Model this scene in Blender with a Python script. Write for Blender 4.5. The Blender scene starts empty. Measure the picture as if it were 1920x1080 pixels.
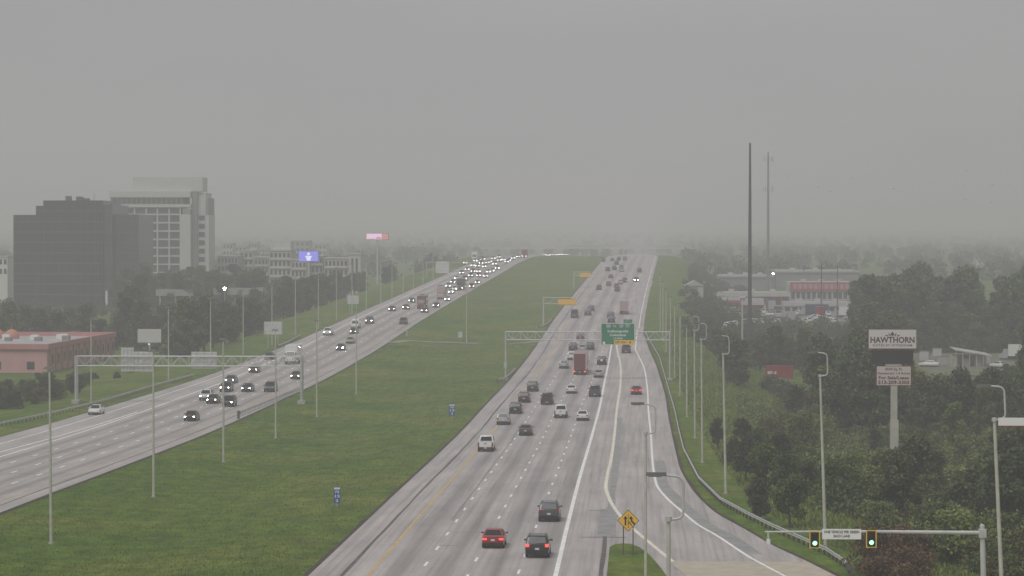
import bpy, math, random
import numpy as np
from mathutils import Vector, Matrix, Euler

# ------------------------------------------------------------------ camera, sky, sun, exposure
SC = bpy.context.scene
COL = SC.collection
R = math.radians
FPX, ZC = 5242.0, 26.0
YAW, PITCH = math.atan(230 / FPX), math.atan(90 / FPX)
cd = bpy.data.cameras.new('camera')
cd.sensor_width = 36.0
cd.lens = FPX / 1920 * 36.0
cd.clip_start, cd.clip_end = 0.5, 30000
CAM = bpy.data.objects.new('camera', cd)
COL.objects.link(CAM)
CAM.location = (0, 0, ZC)
CAM.rotation_euler = (math.pi / 2 - PITCH, 0, YAW)
SC.camera = CAM

SUN_EL, SUN_AZ = R(58), R(200)
w = bpy.data.worlds.new('World')
SC.world = w
w.use_nodes = True
nt = w.node_tree
nt.nodes.clear()
wo = nt.nodes.new('ShaderNodeOutputWorld')
bg = nt.nodes.new('ShaderNodeBackground')
sky = nt.nodes.new('ShaderNodeTexSky')
sky.sky_type = 'NISHITA'
sky.sun_disc = False
sky.sun_elevation, sky.sun_rotation = SUN_EL, SUN_AZ
hs = nt.nodes.new('ShaderNodeHueSaturation')
hs.inputs['Saturation'].default_value = 0.12
tc = nt.nodes.new('ShaderNodeTexCoord')
mp = nt.nodes.new('ShaderNodeMapping')
mp.inputs['Scale'].default_value = (1.5, 1.5, 7)
nz = nt.nodes.new('ShaderNodeTexNoise')
nz.inputs['Scale'].default_value = 2.2
nz.inputs['Detail'].default_value = 5
cr = nt.nodes.new('ShaderNodeValToRGB')
cr.color_ramp.elements[0].position, cr.color_ramp.elements[1].position = 0.3, 0.7
cr.color_ramp.elements[0].color = (2.92, 2.93, 2.98, 1)
cr.color_ramp.elements[1].color = (3.26, 3.26, 3.28, 1)
mx = nt.nodes.new('ShaderNodeMix')
mx.data_type = 'RGBA'
mx.inputs[0].default_value = 0.96
L = nt.links.new
L(sky.outputs[0], hs.inputs['Color'])
L(tc.outputs['Generated'], mp.inputs[0]); L(mp.outputs[0], nz.inputs['Vector']); L(nz.outputs[0], cr.inputs[0])
L(hs.outputs[0], mx.inputs[6]); L(cr.outputs[0], mx.inputs[7]); L(mx.outputs[2], bg.inputs[0])
bg.inputs[1].default_value = 0.1
L(bg.outputs[0], wo.inputs[0])

sl = bpy.data.lights.new('sun', 'SUN')
sl.energy, sl.angle, sl.color = 1.5, R(30), (1.0, 0.985, 0.965)
SUN = bpy.data.objects.new('sun', sl)
COL.objects.link(SUN)
SUN.rotation_euler = (math.pi / 2 - SUN_EL, 0, R(-25))

SC.view_settings.view_transform = 'Standard'
SC.view_settings.look = 'None'
SC.view_settings.exposure = 0.18
SC.view_settings.gamma = 1.0
SC.render.engine = 'CYCLES'
cy = SC.cycles
cy.max_bounces, cy.diffuse_bounces, cy.glossy_bounces = 6, 2, 2
cy.transmission_bounces, cy.volume_bounces = 2, 1
cy.sample_clamp_indirect = 1.5
cy.use_denoising = True
cy.denoising_prefilter = 'ACCURATE'
RNG = random.Random(7)
NP = np.random.default_rng(7)

# ------------------------------------------------------------------ lie of the land
def pchip(tab):
    x = np.array([t[0] for t in tab], float); y = np.array([t[1] for t in tab], float)
    h = np.diff(x); d = np.diff(y) / h
    m = np.zeros(len(x)); m[0], m[-1] = d[0], d[-1]
    for i in range(1, len(x) - 1):
        if d[i - 1] * d[i] > 0:
            w1, w2 = 2 * h[i] + h[i - 1], h[i] + 2 * h[i - 1]
            m[i] = (w1 + w2) / (w1 / d[i - 1] + w2 / d[i])
    xs, ys, ms = list(x), list(y), list(m)
    import bisect
    def f(t):
        if t <= xs[0]: return ys[0] + ms[0] * (t - xs[0])
        if t >= xs[-1]: return ys[-1]
        i = bisect.bisect_right(xs, t) - 1
        hh = xs[i + 1] - xs[i]; s = (t - xs[i]) / hh
        return ((1 + 2 * s) * (1 - s) ** 2 * ys[i] + s * (1 - s) ** 2 * hh * ms[i]
                + s * s * (3 - 2 * s) * ys[i + 1] + s * s * (s - 1) * hh * ms[i + 1])
    return f

droad = pchip([(-300, 20), (0, 22.4), (207, 24.8), (257, 25.3), (413, 26.7), (500, 26.3), (589, 24.9), (734, 21.2), (885, 17.5),
               (1074, 12.9), (1210, 9.4), (1350, 7.9), (1500, 8.5), (1800, 9.8), (2400, 12.9), (3000, 12), (4000, 4), (5000, -6), (7000, -24), (9000, -30)])
dleft = pchip([(-300, 27), (0, 27.5), (600, 27.6), (800, 25.5), (950, 23.2), (1150, 21), (1500, 17), (2000, 14), (3000, 11), (4000, 4), (5000, -6), (7000, -24), (9000, -30)])
dright = pchip([(-300, 27), (150, 28.5), (250, 30), (450, 30.3), (600, 29.5), (900, 25.5), (1100, 22), (1500, 18), (2000, 14.5), (3000, 11), (4000, 4), (5000, -6), (7000, -24), (9000, -30)])
bend = pchip([(-500, .9), (413, .9), (589, 2.4), (734, 3.6), (885, 5.5), (1074, 8.3), (1210, 10.6), (1350, 12.2), (1600, 13), (9000, 13)])
rail_v = pchip([(-300, 60), (100, 42), (170, 26), (207, 18.5), (235, 13.5), (262, 10.5), (310, 8.6), (400, 7.5), (600, 4.6), (800, 3.6), (9000, 3.6)])

def sstep(t):
    t = min(1.0, max(0.0, t)); return t * t * (3 - 2 * t)

def gz(X, Y):
    v = X - bend(Y)
    D = droad(Y)
    if -57.5 < v < -27:
        D += 0.7 * math.sin(math.pi * (v + 57.5) / 30.5) ** 2
    if v < -88:
        k = sstep((-88 - v) / 34); D += (dleft(Y) - D) * k
    e = rail_v(Y) + 2.0
    if v > e:
        k = sstep((v - e) / 27); D += (dright(Y) - D) * k
    return ZC - D

CM = CAM.rotation_euler.to_matrix()
def ray(px, py):
    return CM @ Vector(((px - 960) / FPX, (540 - py) / FPX, -1.0))
def at(px, py):                      # where the sight line meets the ground
    d = ray(px, py); o = Vector((0, 0, ZC))
    t, step = 90.0, 6.0
    while t < 8000:
        p = o + d * t
        if p.z <= gz(p.x, p.y):
            a, b = t - step, t
            for _ in range(22):
                m = .5 * (a + b); q = o + d * m
                if q.z <= gz(q.x, q.y): b = m
                else: a = m
            q = o + d * b
            return Vector((q.x, q.y, gz(q.x, q.y)))
        step = max(4.0, t * .01); t += step
    return o + d * 8000
def atY(px, py, Y):                  # the point of a sight line at a given distance
    d = ray(px, py); return Vector((0, 0, ZC)) + d * (Y / d.y)
CMI = CM.inverted()
def proj(p):
    q = CMI @ (Vector(p) - Vector((0, 0, ZC)))
    return (960 - FPX * q.x / q.z, 540 + FPX * q.y / q.z) if q.z < 0 else (-9999, -9999)
def heading(Y):
    return math.atan((bend(Y + 8) - bend(Y - 8)) / 16.0)

# ------------------------------------------------------------------ materials
MATS = {}
def mat(key, col, rough=.7, metal=0.0, noise=0.0, nscale=3.0, emit=None, strength=0.0, coat=0.0, spec=.4, bump=0.0, col2=None):
    if key in MATS: return MATS[key]
    m = bpy.data.materials.new(key); m.use_nodes = True
    n = m.node_tree.nodes; lk = m.node_tree.links.new
    b = n['Principled BSDF']
    b.inputs['Base Color'].default_value = (*col, 1)
    b.inputs['Roughness'].default_value = rough
    b.inputs['Metallic'].default_value = metal
    b.inputs['Specular IOR Level'].default_value = spec
    b.inputs['Coat Weight'].default_value = coat
    b.inputs['Coat Roughness'].default_value = .1
    if noise > 0 or bump > 0:
        g = n.new('ShaderNodeNewGeometry'); t = n.new('ShaderNodeTexNoise')
        t.inputs['Scale'].default_value = nscale; t.inputs['Detail'].default_value = 6
        lk(g.outputs['Position'], t.inputs['Vector'])
        c = n.new('ShaderNodeValToRGB')
        lo = tuple(x * (1 - noise) for x in col); hi = col2 or tuple(min(1, x * (1 + noise)) for x in col)
        c.color_ramp.elements[0].position, c.color_ramp.elements[1].position = .3, .7
        c.color_ramp.elements[0].color = (*lo, 1); c.color_ramp.elements[1].color = (*hi, 1)
        lk(t.outputs[0], c.inputs[0]); lk(c.outputs[0], b.inputs['Base Color'])
        if bump:
            bp = n.new('ShaderNodeBump'); bp.inputs['Strength'].default_value = bump
            lk(t.outputs[0], bp.inputs['Height']); lk(bp.outputs[0], b.inputs['Normal'])
    if emit:
        b.inputs['Emission Color'].default_value = (*emit, 1)
        b.inputs['Emission Strength'].default_value = strength
        m.cycles.emission_sampling = 'NONE'
    MATS[key] = m
    return m

def nodes_of(key):
    m = bpy.data.materials.new(key); m.use_nodes = True; MATS[key] = m
    return m, m.node_tree.nodes, m.node_tree.links.new

def ramp(n, stops):
    c = n.new('ShaderNodeValToRGB'); e = c.color_ramp.elements
    while len(e) < len(stops): e.new(.5)
    for i, (p, q) in enumerate(stops):
        e[i].position = p; e[i].color = (*q, 1) if len(q) == 3 else q
    return c
def noise(n, lk, vec, scale, detail=5, rough=.55):
    t = n.new('ShaderNodeTexNoise'); t.inputs['Scale'].default_value = scale
    t.inputs['Detail'].default_value = detail; t.inputs['Roughness'].default_value = rough
    lk(vec, t.inputs['Vector']); return t.outputs[0]
def mixc(n, lk, f, a, b, mode='MIX'):
    x = n.new('ShaderNodeMix'); x.data_type = 'RGBA'; x.blend_type = mode
    if isinstance(f, (int, float)): x.inputs[0].default_value = f
    else: lk(f, x.inputs[0])
    for i, s in ((6, a), (7, b)):
        if isinstance(s, tuple): x.inputs[i].default_value = (*s, 1)
        else: lk(s, x.inputs[i])
    return x.outputs[2]

def grass_material():
    m, n, lk = nodes_of('mown_grass')
    b = n['Principled BSDF']; b.inputs['Roughness'].default_value = .9; b.inputs['Specular IOR Level'].default_value = .15
    g = n.new('ShaderNodeNewGeometry').outputs['Position']
    big = noise(n, lk, g, .045, 4); mid = noise(n, lk, g, .35, 6, .65); fine = noise(n, lk, g, 2.6, 6, .7)
    st = n.new('ShaderNodeMapping'); st.inputs['Scale'].default_value = (1.1, .10, .3); lk(g, st.inputs[0])
    streak = noise(n, lk, st.outputs[0], 1.0, 4, .6)
    c1 = ramp(n, [(.3, (.066, .128, .016)), (.5, (.096, .158, .022)), (.72, (.155, .182, .036))]); lk(big, c1.inputs[0])
    c2 = ramp(n, [(.33, (.62, .66, .60)), (.67, (1.38, 1.30, 1.25))]); lk(mid, c2.inputs[0])
    c3 = ramp(n, [(.30, (.62, .66, .62)), (.7, (1.36, 1.32, 1.3))]); lk(fine, c3.inputs[0])
    c4 = ramp(n, [(.35, (.85, .85, .85)), (.65, (1.15, 1.13, 1.1))]); lk(streak, c4.inputs[0])
    o = mixc(n, lk, 1.0, c1.outputs[0], c2.outputs[0], 'MULTIPLY')
    o = mixc(n, lk, 1.0, o, c3.outputs[0], 'MULTIPLY')
    o = mixc(n, lk, 1.0, o, c4.outputs[0], 'MULTIPLY')
    patch = noise(n, lk, g, .12, 5, .7)
    pr = ramp(n, [(.56, (0, 0, 0)), (.70, (.8, .8, .8))]); lk(patch, pr.inputs[0])
    o = mixc(n, lk, pr.outputs[0], o, (.135, .128, .044))
    lk(o, b.inputs['Base Color'])
    bp = n.new('ShaderNodeBump'); bp.inputs['Strength'].default_value = .7; bp.inputs['Distance'].default_value = .15
    lk(fine, bp.inputs['Height']); lk(bp.outputs[0], b.inputs['Normal'])
    return m

def road_material(key, lanes, base, left_edge, right_edge):
    """worn asphalt: wheel tracks follow the lanes, oil stains between them; UV.x is metres across."""
    m, n, lk = nodes_of(key)
    b = n['Principled BSDF']; b.inputs['Roughness'].default_value = .72; b.inputs['Specular IOR Level'].default_value = .3
    uv = n.new('ShaderNodeUVMap').outputs[0]
    sx = n.new('ShaderNodeSeparateXYZ'); lk(uv, sx.inputs[0])
    mp = n.new('ShaderNodeMapping'); mp.inputs['Scale'].default_value = (2.2, .022, 1); lk(uv, mp.inputs[0])
    streak = noise(n, lk, mp.outputs[0], 1.0, 5, .6)
    mp2 = n.new('ShaderNodeMapping'); mp2.inputs['Scale'].default_value = (.25, .05, 1); lk(uv, mp2.inputs[0])
    blot = noise(n, lk, mp2.outputs[0], 1.0, 5, .6)
    fine = noise(n, lk, uv, 1.7, 7, .75)
    x0, wd = lanes
    def mth(op, a, bb):
        q = n.new('ShaderNodeMath'); q.operation = op
        for i, s in ((0, a), (1, bb)):
            if isinstance(s, (int, float)): q.inputs[i].default_value = s
            elif s is not None: lk(s, q.inputs[i])
        return q.outputs[0]
    ph = mth('MULTIPLY', mth('SUBTRACT', sx.outputs[0], x0), 2 * math.pi / wd)
    cs = mth('COSINE', ph, None)                       # 1 on the line, -1 mid lane
    cen = mth('MULTIPLY_ADD', cs, -.5); cen.node.inputs[2].default_value = .5
    cen = mth('POWER', cen, 3.0)
    c1 = ramp(n, [(.28, tuple(x * .70 for x in base)), (.5, base), (.72, tuple(min(1, x * 1.18) for x in base))]); lk(streak, c1.inputs[0])
    c2 = ramp(n, [(.3, (.80, .81, .82)), (.7, (1.14, 1.12, 1.11))]); lk(blot, c2.inputs[0])
    c3 = ramp(n, [(.3, (.86, .86, .86)), (.7, (1.14, 1.14, 1.14))]); lk(fine, c3.inputs[0])
    o = mixc(n, lk, 1.0, c1.outputs[0], c2.outputs[0], 'MULTIPLY')
    o = mixc(n, lk, 1.0, o, c3.outputs[0], 'MULTIPLY')
    amt = mth('MULTIPLY', cen, .46)
    amt = mth('MULTIPLY', amt, mth('GREATER_THAN', sx.outputs[0], left_edge))
    amt = mth('MULTIPLY', amt, mth('LESS_THAN', sx.outputs[0], right_edge))
    o = mixc(n, lk, amt, o, tuple(x * .38 for x in base))
    lk(o, b.inputs['Base Color'])
    bp = n.new('ShaderNodeBump'); bp.inputs['Strength'].default_value = .15
    lk(fine, bp.inputs['Height']); lk(bp.outputs[0], b.inputs['Normal'])
    return m

def leaf_material(key, a, bcol, c):
    m, n, lk = nodes_of(key)
    b = n['Principled BSDF']; b.inputs['Roughness'].default_value = .75; b.inputs['Specular IOR Level'].default_value = .2
    oi = n.new('ShaderNodeObjectInfo'); g = n.new('ShaderNodeNewGeometry')
    r1 = ramp(n, [(0, a), (.5, bcol), (1, c)]); lk(oi.outputs['Random'], r1.inputs[0])
    t = noise(n, lk, g.outputs['Position'], .7, 4, .65)
    r2 = ramp(n, [(.3, (.62, .64, .66)), (.7, (1.35, 1.3, 1.2))]); lk(t, r2.inputs[0])
    ri = ramp(n, [(0, (.7, .72, .72)), (1, (1.3, 1.25, 1.2))]); lk(g.outputs['Random Per Island'], ri.inputs[0])
    o = mixc(n, lk, 1.0, r1.outputs[0], r2.outputs[0], 'MULTIPLY'); o = mixc(n, lk, 1.0, o, ri.outputs[0], 'MULTIPLY')
    lk(o, b.inputs['Base Color'])
    return m

GRASS = grass_material()
ASPH = (.425, .395, .383)
ROAD_R = road_material('worn_asphalt', (-20.5, 3.66), ASPH, -20.5, -5.6)
ROAD_L = road_material('worn_asphalt_opposite', (-62.6, 3.66), (.425, .397, .384), -77.3, -62.6)
LEAF = leaf_material('leaves_green', (.080, .122, .040), (.098, .142, .048), (.125, .155, .056))
LEAFD = leaf_material('leaves_dark', (.052, .068, .040), (.064, .082, .046), (.080, .096, .050))
LEAFO = leaf_material('leaves_olive', (.095, .108, .042), (.115, .125, .048), (.135, .14, .058))
LEAFL = leaf_material('leaves_light', (.15, .20, .06), (.17, .22, .068), (.20, .23, .085))
LEAFM = leaf_material('leaves_mid', (.072, .102, .046), (.086, .115, .050), (.10, .126, .055))
LEAFB = leaf_material('leaves_brown', (.13, .085, .05), (.14, .095, .055), (.12, .10, .055))
BARK = mat('bark', (.075, .06, .045), .9, noise=.3, nscale=4)
PAINTW = mat('road_paint_white', (.88, .87, .84), .6, noise=.16, nscale=1.3)
PAINTWW = mat('road_paint_cream', (.78, .73, .62), .6, noise=.16, nscale=1.3)
PAINTY = mat('road_paint_yellow', (.64, .42, .12), .6, noise=.22, nscale=1.1)
TAR = mat('tar_seam', (.11, .10, .095), .6, noise=.4, nscale=1.2)
PATCH = mat('asphalt_patch', (.29, .29, .285), .75, noise=.22, nscale=.8)
CONC = mat('concrete_slab', (.47, .42, .335), .8, noise=.12, nscale=.9)
GALV = mat('galvanised_steel', (.52, .53, .52), .55, .3, noise=.12, nscale=2)
RAILM = mat('guardrail_steel', (.55, .56, .55), .45, .3, noise=.12, nscale=1.5)
WOOD = mat('weathered_post', (.10, .088, .075), .85, noise=.3, nscale=5)
POLEM = mat('pole_weathered', (.50, .50, .43), .6, .1, noise=.14, nscale=1.5)
POLEG = mat('pole_grey', (.52, .53, .52), .6, .2, noise=.12, nscale=1.5)
LUMI = mat('luminaire_dark', (.15, .155, .145), .5, .2)
SIGNB = mat('sign_back_aluminium', (.62, .62, .61), .55, .1, noise=.10, nscale=1.0)
BLACK = mat('black_trim', (.012, .012, .013), .55)
RUBBER = mat('tyre_rubber', (.018, .018, .018), .85)
RIM = mat('wheel_rim', (.30, .30, .31), .4, .6)
GLASS = mat('vehicle_glass', (.016, .018, .020), .18, spec=.35)
CHROME = mat('plate_white', (.62, .62, .60), .5)
TAIL = mat('tail_light', (.30, .015, .015), .35)
TAILON = mat('tail_light_lit', (.5, .02, .02), .4, emit=(1, .06, .05), strength=2.2)
HEAD = mat('head_light', (.55, .56, .56), .2)
HEADON = mat('head_light_lit', (.9, .9, .9), .3, emit=(1.0, .98, .93), strength=22.0)
HEADDAZ = mat('head_light_dazzling', (.9, .9, .9), .3, emit=(1.0, .96, .9), strength=160.0)

# ------------------------------------------------------------------ mesh building
class MB:
    def __init__(s): s.v, s.f = [], []
    def add(s, vs, fs):
        o = len(s.v); s.v += [tuple(p) for p in vs]; s.f += [tuple(i + o for i in q) for q in fs]; return s
    def box(s, x0, x1, y0, y1, z0, z1):
        return s.hexa([(x0, y0, z0), (x1, y0, z0), (x1, y1, z0), (x0, y1, z0), (x0, y0, z1), (x1, y0, z1), (x1, y1, z1), (x0, y1, z1)])
    def hexa(s, p):
        return s.add(p, [(3, 2, 1, 0), (4, 5, 6, 7), (0, 1, 5, 4), (1, 2, 6, 5), (2, 3, 7, 6), (3, 0, 4, 7)])
    def tube(s, path, rad, n=8, cap=True):
        path = [Vector(p) for p in path]
        if isinstance(rad, (int, float)): rad = [rad] * len(path)
        vs, fs = [], []
        for i, p in enumerate(path):
            t = (path[min(i + 1, len(path) - 1)] - path[max(i - 1, 0)]).normalized()
            a = Vector((0, 1, 0)) if abs(t.y) < .9 else Vector((1, 0, 0))
            u = t.cross(a).normalized(); q = t.cross(u)
            for k in range(n):
                th = 2 * math.pi * k / n
                vs.append(p + (u * math.cos(th) + q * math.sin(th)) * rad[i])
        for i in range(len(path) - 1):
            for k in range(n):
                k2 = (k + 1) % n
                fs.append((i * n + k, i * n + k2, (i + 1) * n + k2, (i + 1) * n + k))
        if cap:
            fs.append(tuple(range(n - 1, -1, -1))); fs.append(tuple((len(path) - 1) * n + k for k in range(n)))
        return s.add(vs, fs)
    def cyl(s, c, axis, r, h, n=16, r2=None):
        c = Vector(c); a = Vector(axis).normalized() * h
        return s.tube([c, c + a], [r, r if r2 is None else r2], n)
    def plate(s, pts, y0, y1):        # polygon in x,z pushed through y
        n = len(pts)
        vs = [(x, y0, z) for x, z in pts] + [(x, y1, z) for x, z in pts]
        fs = [tuple(range(n)), tuple(range(2 * n - 1, n - 1, -1))]
        fs += [(i, n + i, n + (i + 1) % n, (i + 1) % n) for i in range(n)]
        return s.add(vs, fs)
    def loft(s, secs, cap=True):      # rows of equal length
        n = len(secs[0]); vs = [p for q in secs for p in q]; fs = []
        for i in range(len(secs) - 1):
            for k in range(n):
                k2 = (k + 1) % n
                fs.append((i * n + k, i * n + k2, (i + 1) * n + k2, (i + 1) * n + k))
        if cap: fs += [tuple(range(n - 1, -1, -1)), tuple((len(secs) - 1) * n + k for k in range(n))]
        return s.add(vs, fs)
    def mesh(s, name, smooth=True):
        me = bpy.data.meshes.new(name); me.from_pydata(s.v, [], s.f); me.validate()
        import bmesh
        bm = bmesh.new(); bm.from_mesh(me); bmesh.ops.recalc_face_normals(bm, faces=bm.faces); bm.to_mesh(me); bm.free()
        if smooth:
            me.polygons.foreach_set('use_smooth', [True] * len(me.polygons)); me.set_sharp_from_angle(angle=R(38))
        return me

def tag(o, label=None, cat=None, group=None, kind=None):
    if label: o['label'] = label
    if cat: o['category'] = cat
    if group: o['group'] = group
    if kind: o['kind'] = kind
    return o
def link(name, data, m=None, parent=None, loc=None, rot=None):
    o = bpy.data.objects.new(name, data); COL.objects.link(o)
    if m is not None:
        if len(data.materials) == 0: data.materials.append(m)
        elif data.materials[0] is not m:
            o.material_slots[0].link = 'OBJECT'; o.material_slots[0].material = m
    if parent is not None: o.parent = parent
    if loc is not None: o.location = loc
    if rot is not None: o.rotation_euler = rot
    return o
def empty(name, loc, rz=0.0, label=None, cat=None, group=None, rot=None):
    o = bpy.data.objects.new(name, None); COL.objects.link(o)
    o.empty_display_size = .5; o.location = loc; o.rotation_euler = rot or (0, 0, rz)
    return tag(o, label, cat, group)
class Kit(list):
    """parts of a thing: (name, mesh, material, index of parent part or None)"""
    def part(s, name, mb, m, parent=None, smooth=True):
        s.append((name, mb.mesh(name, smooth) if isinstance(mb, MB) else mb, m, parent)); return len(s) - 1
def spawn(kit, name, loc, rot, label, cat, group=None, swap=None, scale=None):
    root = empty(name, loc, 0, label, cat, group, rot if not isinstance(rot, (int, float)) else (0, 0, rot))
    if scale: root.scale = scale if not isinstance(scale, (int, float)) else (scale,) * 3
    made = []
    for nm, me, m, par in kit:
        mm = (swap or {}).get(m if isinstance(m, str) else m.name, m)
        if isinstance(mm, str): mm = MATS[mm]
        made.append(link(nm, me, mm, root if par is None else made[par]))
    return root

def text_mesh(s, size, align='CENTER', bold=0.0):
    c = bpy.data.curves.new('lettering', 'FONT'); c.body = s; c.size = size; c.align_x = align; c.align_y = 'CENTER'
    c.extrude = .004; c.offset = bold; c.resolution_u = 2
    o = bpy.data.objects.new('lettering', c); COL.objects.link(o)
    me = bpy.data.meshes.new_from_object(o.evaluated_get(bpy.context.evaluated_depsgraph_get()))
    bpy.data.objects.remove(o); bpy.data.curves.remove(c)
    me.transform(Matrix.Rotation(math.pi / 2, 4, 'X'))        # stands upright, read from -y
    return me
def letter(s, size, m, parent, x, y, z, width=None, bold=0.0, name='lettering'):
    me = text_mesh(s, size, bold=bold)
    me.materials.clear()
    if width:
        xs = [q.co.x for q in me.vertices]; k = width / max(.01, max(xs) - min(xs))
        me.transform(Matrix.Diagonal((k, 1, 1, 1)))
    o = link(name, me, m, parent, (x, y, z)); return o

# ------------------------------------------------------------------ ground and roads
YS = sorted(set([*range(-300, 100, 20), *range(100, 460, 4), *range(460, 1500, 10), *range(1500, 2600, 50), *range(2600, 9001, 200)]))
def strip(mb_rows_l, mb_rows_r, ys, z, name, m, parent=None, cols=1, uv=False, kind=None):
    vs, fs, uvs = [], [], []
    for Y in ys:
        a, b = mb_rows_l(Y), mb_rows_r(Y)
        for c in range(cols + 1):
            v = a + (b - a) * c / cols; X = v + bend(Y)
            vs.append((X, Y, gz(X, Y) + z)); uvs.append((v, Y))
    n = cols + 1
    for i in range(len(ys) - 1):
        for c in range(cols): fs.append((i * n + c, i * n + c + 1, (i + 1) * n + c + 1, (i + 1) * n + c))
    me = bpy.data.meshes.new(name); me.from_pydata(vs, [], fs)
    if uv:
        l = me.uv_layers.new(name='UVMap')
        for lp in me.loops: l.data[lp.index].uv = uvs[lp.vertex_index]
    o = link(name, me, m, parent)
    return tag(o, kind=kind) if kind else o
K = lambda c: (lambda Y: c)
def ysub(a, b): return sorted(set([a, b] + [y for y in YS if a < y < b]))

# ground sheet
xs = sorted(set([-4000, -3000, -2200, -1600, -1200, -900, -700, -550, -450, -380, -320, -270, -230, *range(-200, -130, 8), *range(-130, 60, 2),
                 *range(60, 140, 6), 150, 170, 200, 240, 300, 380, 480, 600, 800, 1100, 1500, 2100, 3000, 4000]))
gv, gf = [], []
for Y in YS:
    for X in xs: gv.append((X, Y, gz(X, Y)))
n = len(xs)
for i in range(len(YS) - 1):
    for k in range(n - 1): gf.append((i * n + k, i * n + k + 1, (i + 1) * n + k + 1, (i + 1) * n + k))
me = bpy.data.meshes.new('ground'); me.from_pydata(gv, [], gf)
me.polygons.foreach_set('use_smooth', [True] * len(me.polygons))
tag(link('ground', me, GRASS), kind='structure')

def curve_from_px(pts, lo=None, hi=None):
    q = sorted([(at(x, y)) for x, y in pts], key=lambda p: p.y)
    t = [(p.y, p.x - bend(p.y)) for p in q]
    t2 = [t[0]]
    for a in t[1:]:
        if a[0] > t2[-1][0] + 1: t2.append(a)
    return pchip(([lo] if lo else []) + t2 + ([hi] if hi else []))
ramp_l = curve_from_px([(1156, 650), (1164, 695), (1161, 740), (1151, 825), (1145, 867), (1140, 885), (1136, 910), (1142, 935), (1162, 967),
                        (1190, 995), (1210, 1012), (1250, 1045), (1290, 1077)])
ramp_r = curve_from_px([(1191, 655), (1210, 700), (1215, 750), (1220, 812), (1224, 872), (1230, 907), (1250, 935), (1275, 957), (1310, 986),
                        (1340, 1003), (1412, 1050), (1462, 1077)])
ramp_e = curve_from_px([(1202, 600), (1215, 650), (1235, 700), (1250, 760), (1260, 817), (1272, 870), (1292, 910), (1335, 957), (1400, 995), (1452, 1025),
                        (1510, 1052), (1560, 1077)], hi=(1000, -.6))
print('ramp', [round(ramp_l(y), 1) for y in (200, 230, 260, 300, 400, 500, 600)], [round(ramp_r(y), 1) for y in (200, 230, 260, 300, 400, 500, 600)],
      [round(ramp_e(y), 1) for y in (180, 200, 230, 260, 300, 400, 500, 600, 800)])
edge_r = lambda Y: max(-1.0, ramp_e(Y)) if Y < 1000 else -1.0
left_out = pchip([(-300, -90), (250, -87.5), (350, -86.5), (522, -83.5), (734, -80.5), (1000, -80), (9000, -80)])
YR = ysub(-300, 2500)
road = strip(K(-24.9), edge_r, YR, .05, 'road', ROAD_R, cols=6, uv=True, kind='structure')
road2 = strip(left_out, K(-59.6), YR, .05, 'road', ROAD_L, cols=4, uv=True, kind='structure')

def line(vfun, wd, y0, y1, m, parent, name='edge_line', z=.062):
    return strip(lambda Y: vfun(Y) - wd / 2, lambda Y: vfun(Y) + wd / 2, ysub(y0, y1), z, name, m, parent)
def dashes(v, y0, y1, parent, wd=.17, off=0.0, ln=3.05, m=PAINTW):
    mb = MB(); y = y0 + off
    while y < y1:
        q = []
        for yy in (y, y + ln):
            for s in (-1, 1):
                X = v + s * wd / 2 + bend(yy); q.append((X, yy, gz(X, yy) + .064))
        mb.add(q, [(0, 1, 3, 2)]); y += 12.19
    return link('lane_line', mb.mesh('lane_line', False), m, parent)
line(K(-20.5), .19, -300, 1700, PAINTY, road)
main_r = curve_from_px([(1042, 1079), (1065, 982), (1086, 900), (1112, 810), (1123, 770), (1135, 710), (1146, 650)], lo=(-300, -5.6))
print('main_r', [round(main_r(y), 2) for y in (200, 250, 300, 400, 500, 600, 640)])
line(main_r, .36, -300, 690, PAINTW, road)
for i in range(3): dashes(-20.5 + 3.66 * (i + 1), 100, 1300, road, off=(2.0, 5.5, 9.0)[i], wd=.21)
dashes(-5.85, 770, 1300, road)
line(ramp_l, .36, 205, 700, PAINTWW, road)
line(ramp_r, .26, 205, 690, PAINTW, road)
line(lambda Y: -2.2, .22, 700, 1500, PAINTW, road)
for v, off in ((-66.26, 1.0), (-69.92, 5.0), (-73.58, 8.5)): dashes(v, 180, 1300, road2, off=off, wd=.24, m=PAINTW)
line(K(-62.6), .11, -300, 1700, PAINTY, road2)
gore = pchip([(-300, -80), (260, -77.3), (420, -77.2), (9000, -77.2)])
line(K(-77.25), .30, -300, 1700, PAINTW, road2)
line(pchip([(-300, -86), (200, -81.2), (300, -79.9), (430, -77.9), (470, -77.5)]), .30, -100, 430, PAINTW, road2)
line(pchip([(-300, -89), (200, -84.6), (300, -83.6), (430, -82.0), (560, -80.4), (700, -78.6)]), .24, -100, 640, PAINTW, road2)
mb = MB()
for k in range(14):                                  # chevrons of the exit gore
    Y = 185 + k * 9
    g0, g1 = -77.5, pchip([(-300, -86), (200, -81.2), (300, -79.9), (430, -77.9), (470, -77.5)])(Y) + .2
    q = []
    for (v, yy) in ((g0, Y), (g0, Y + 1.1), (g1, Y + 6.1), (g1, Y + 5)):
        X = v + bend(yy); q.append((X, yy, gz(X, yy) + .066))
    mb.add(q, [(0, 1, 2, 3)])
link('gore_chevrons', mb.mesh('gore_chevrons', False), PAINTW, road2)

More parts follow.
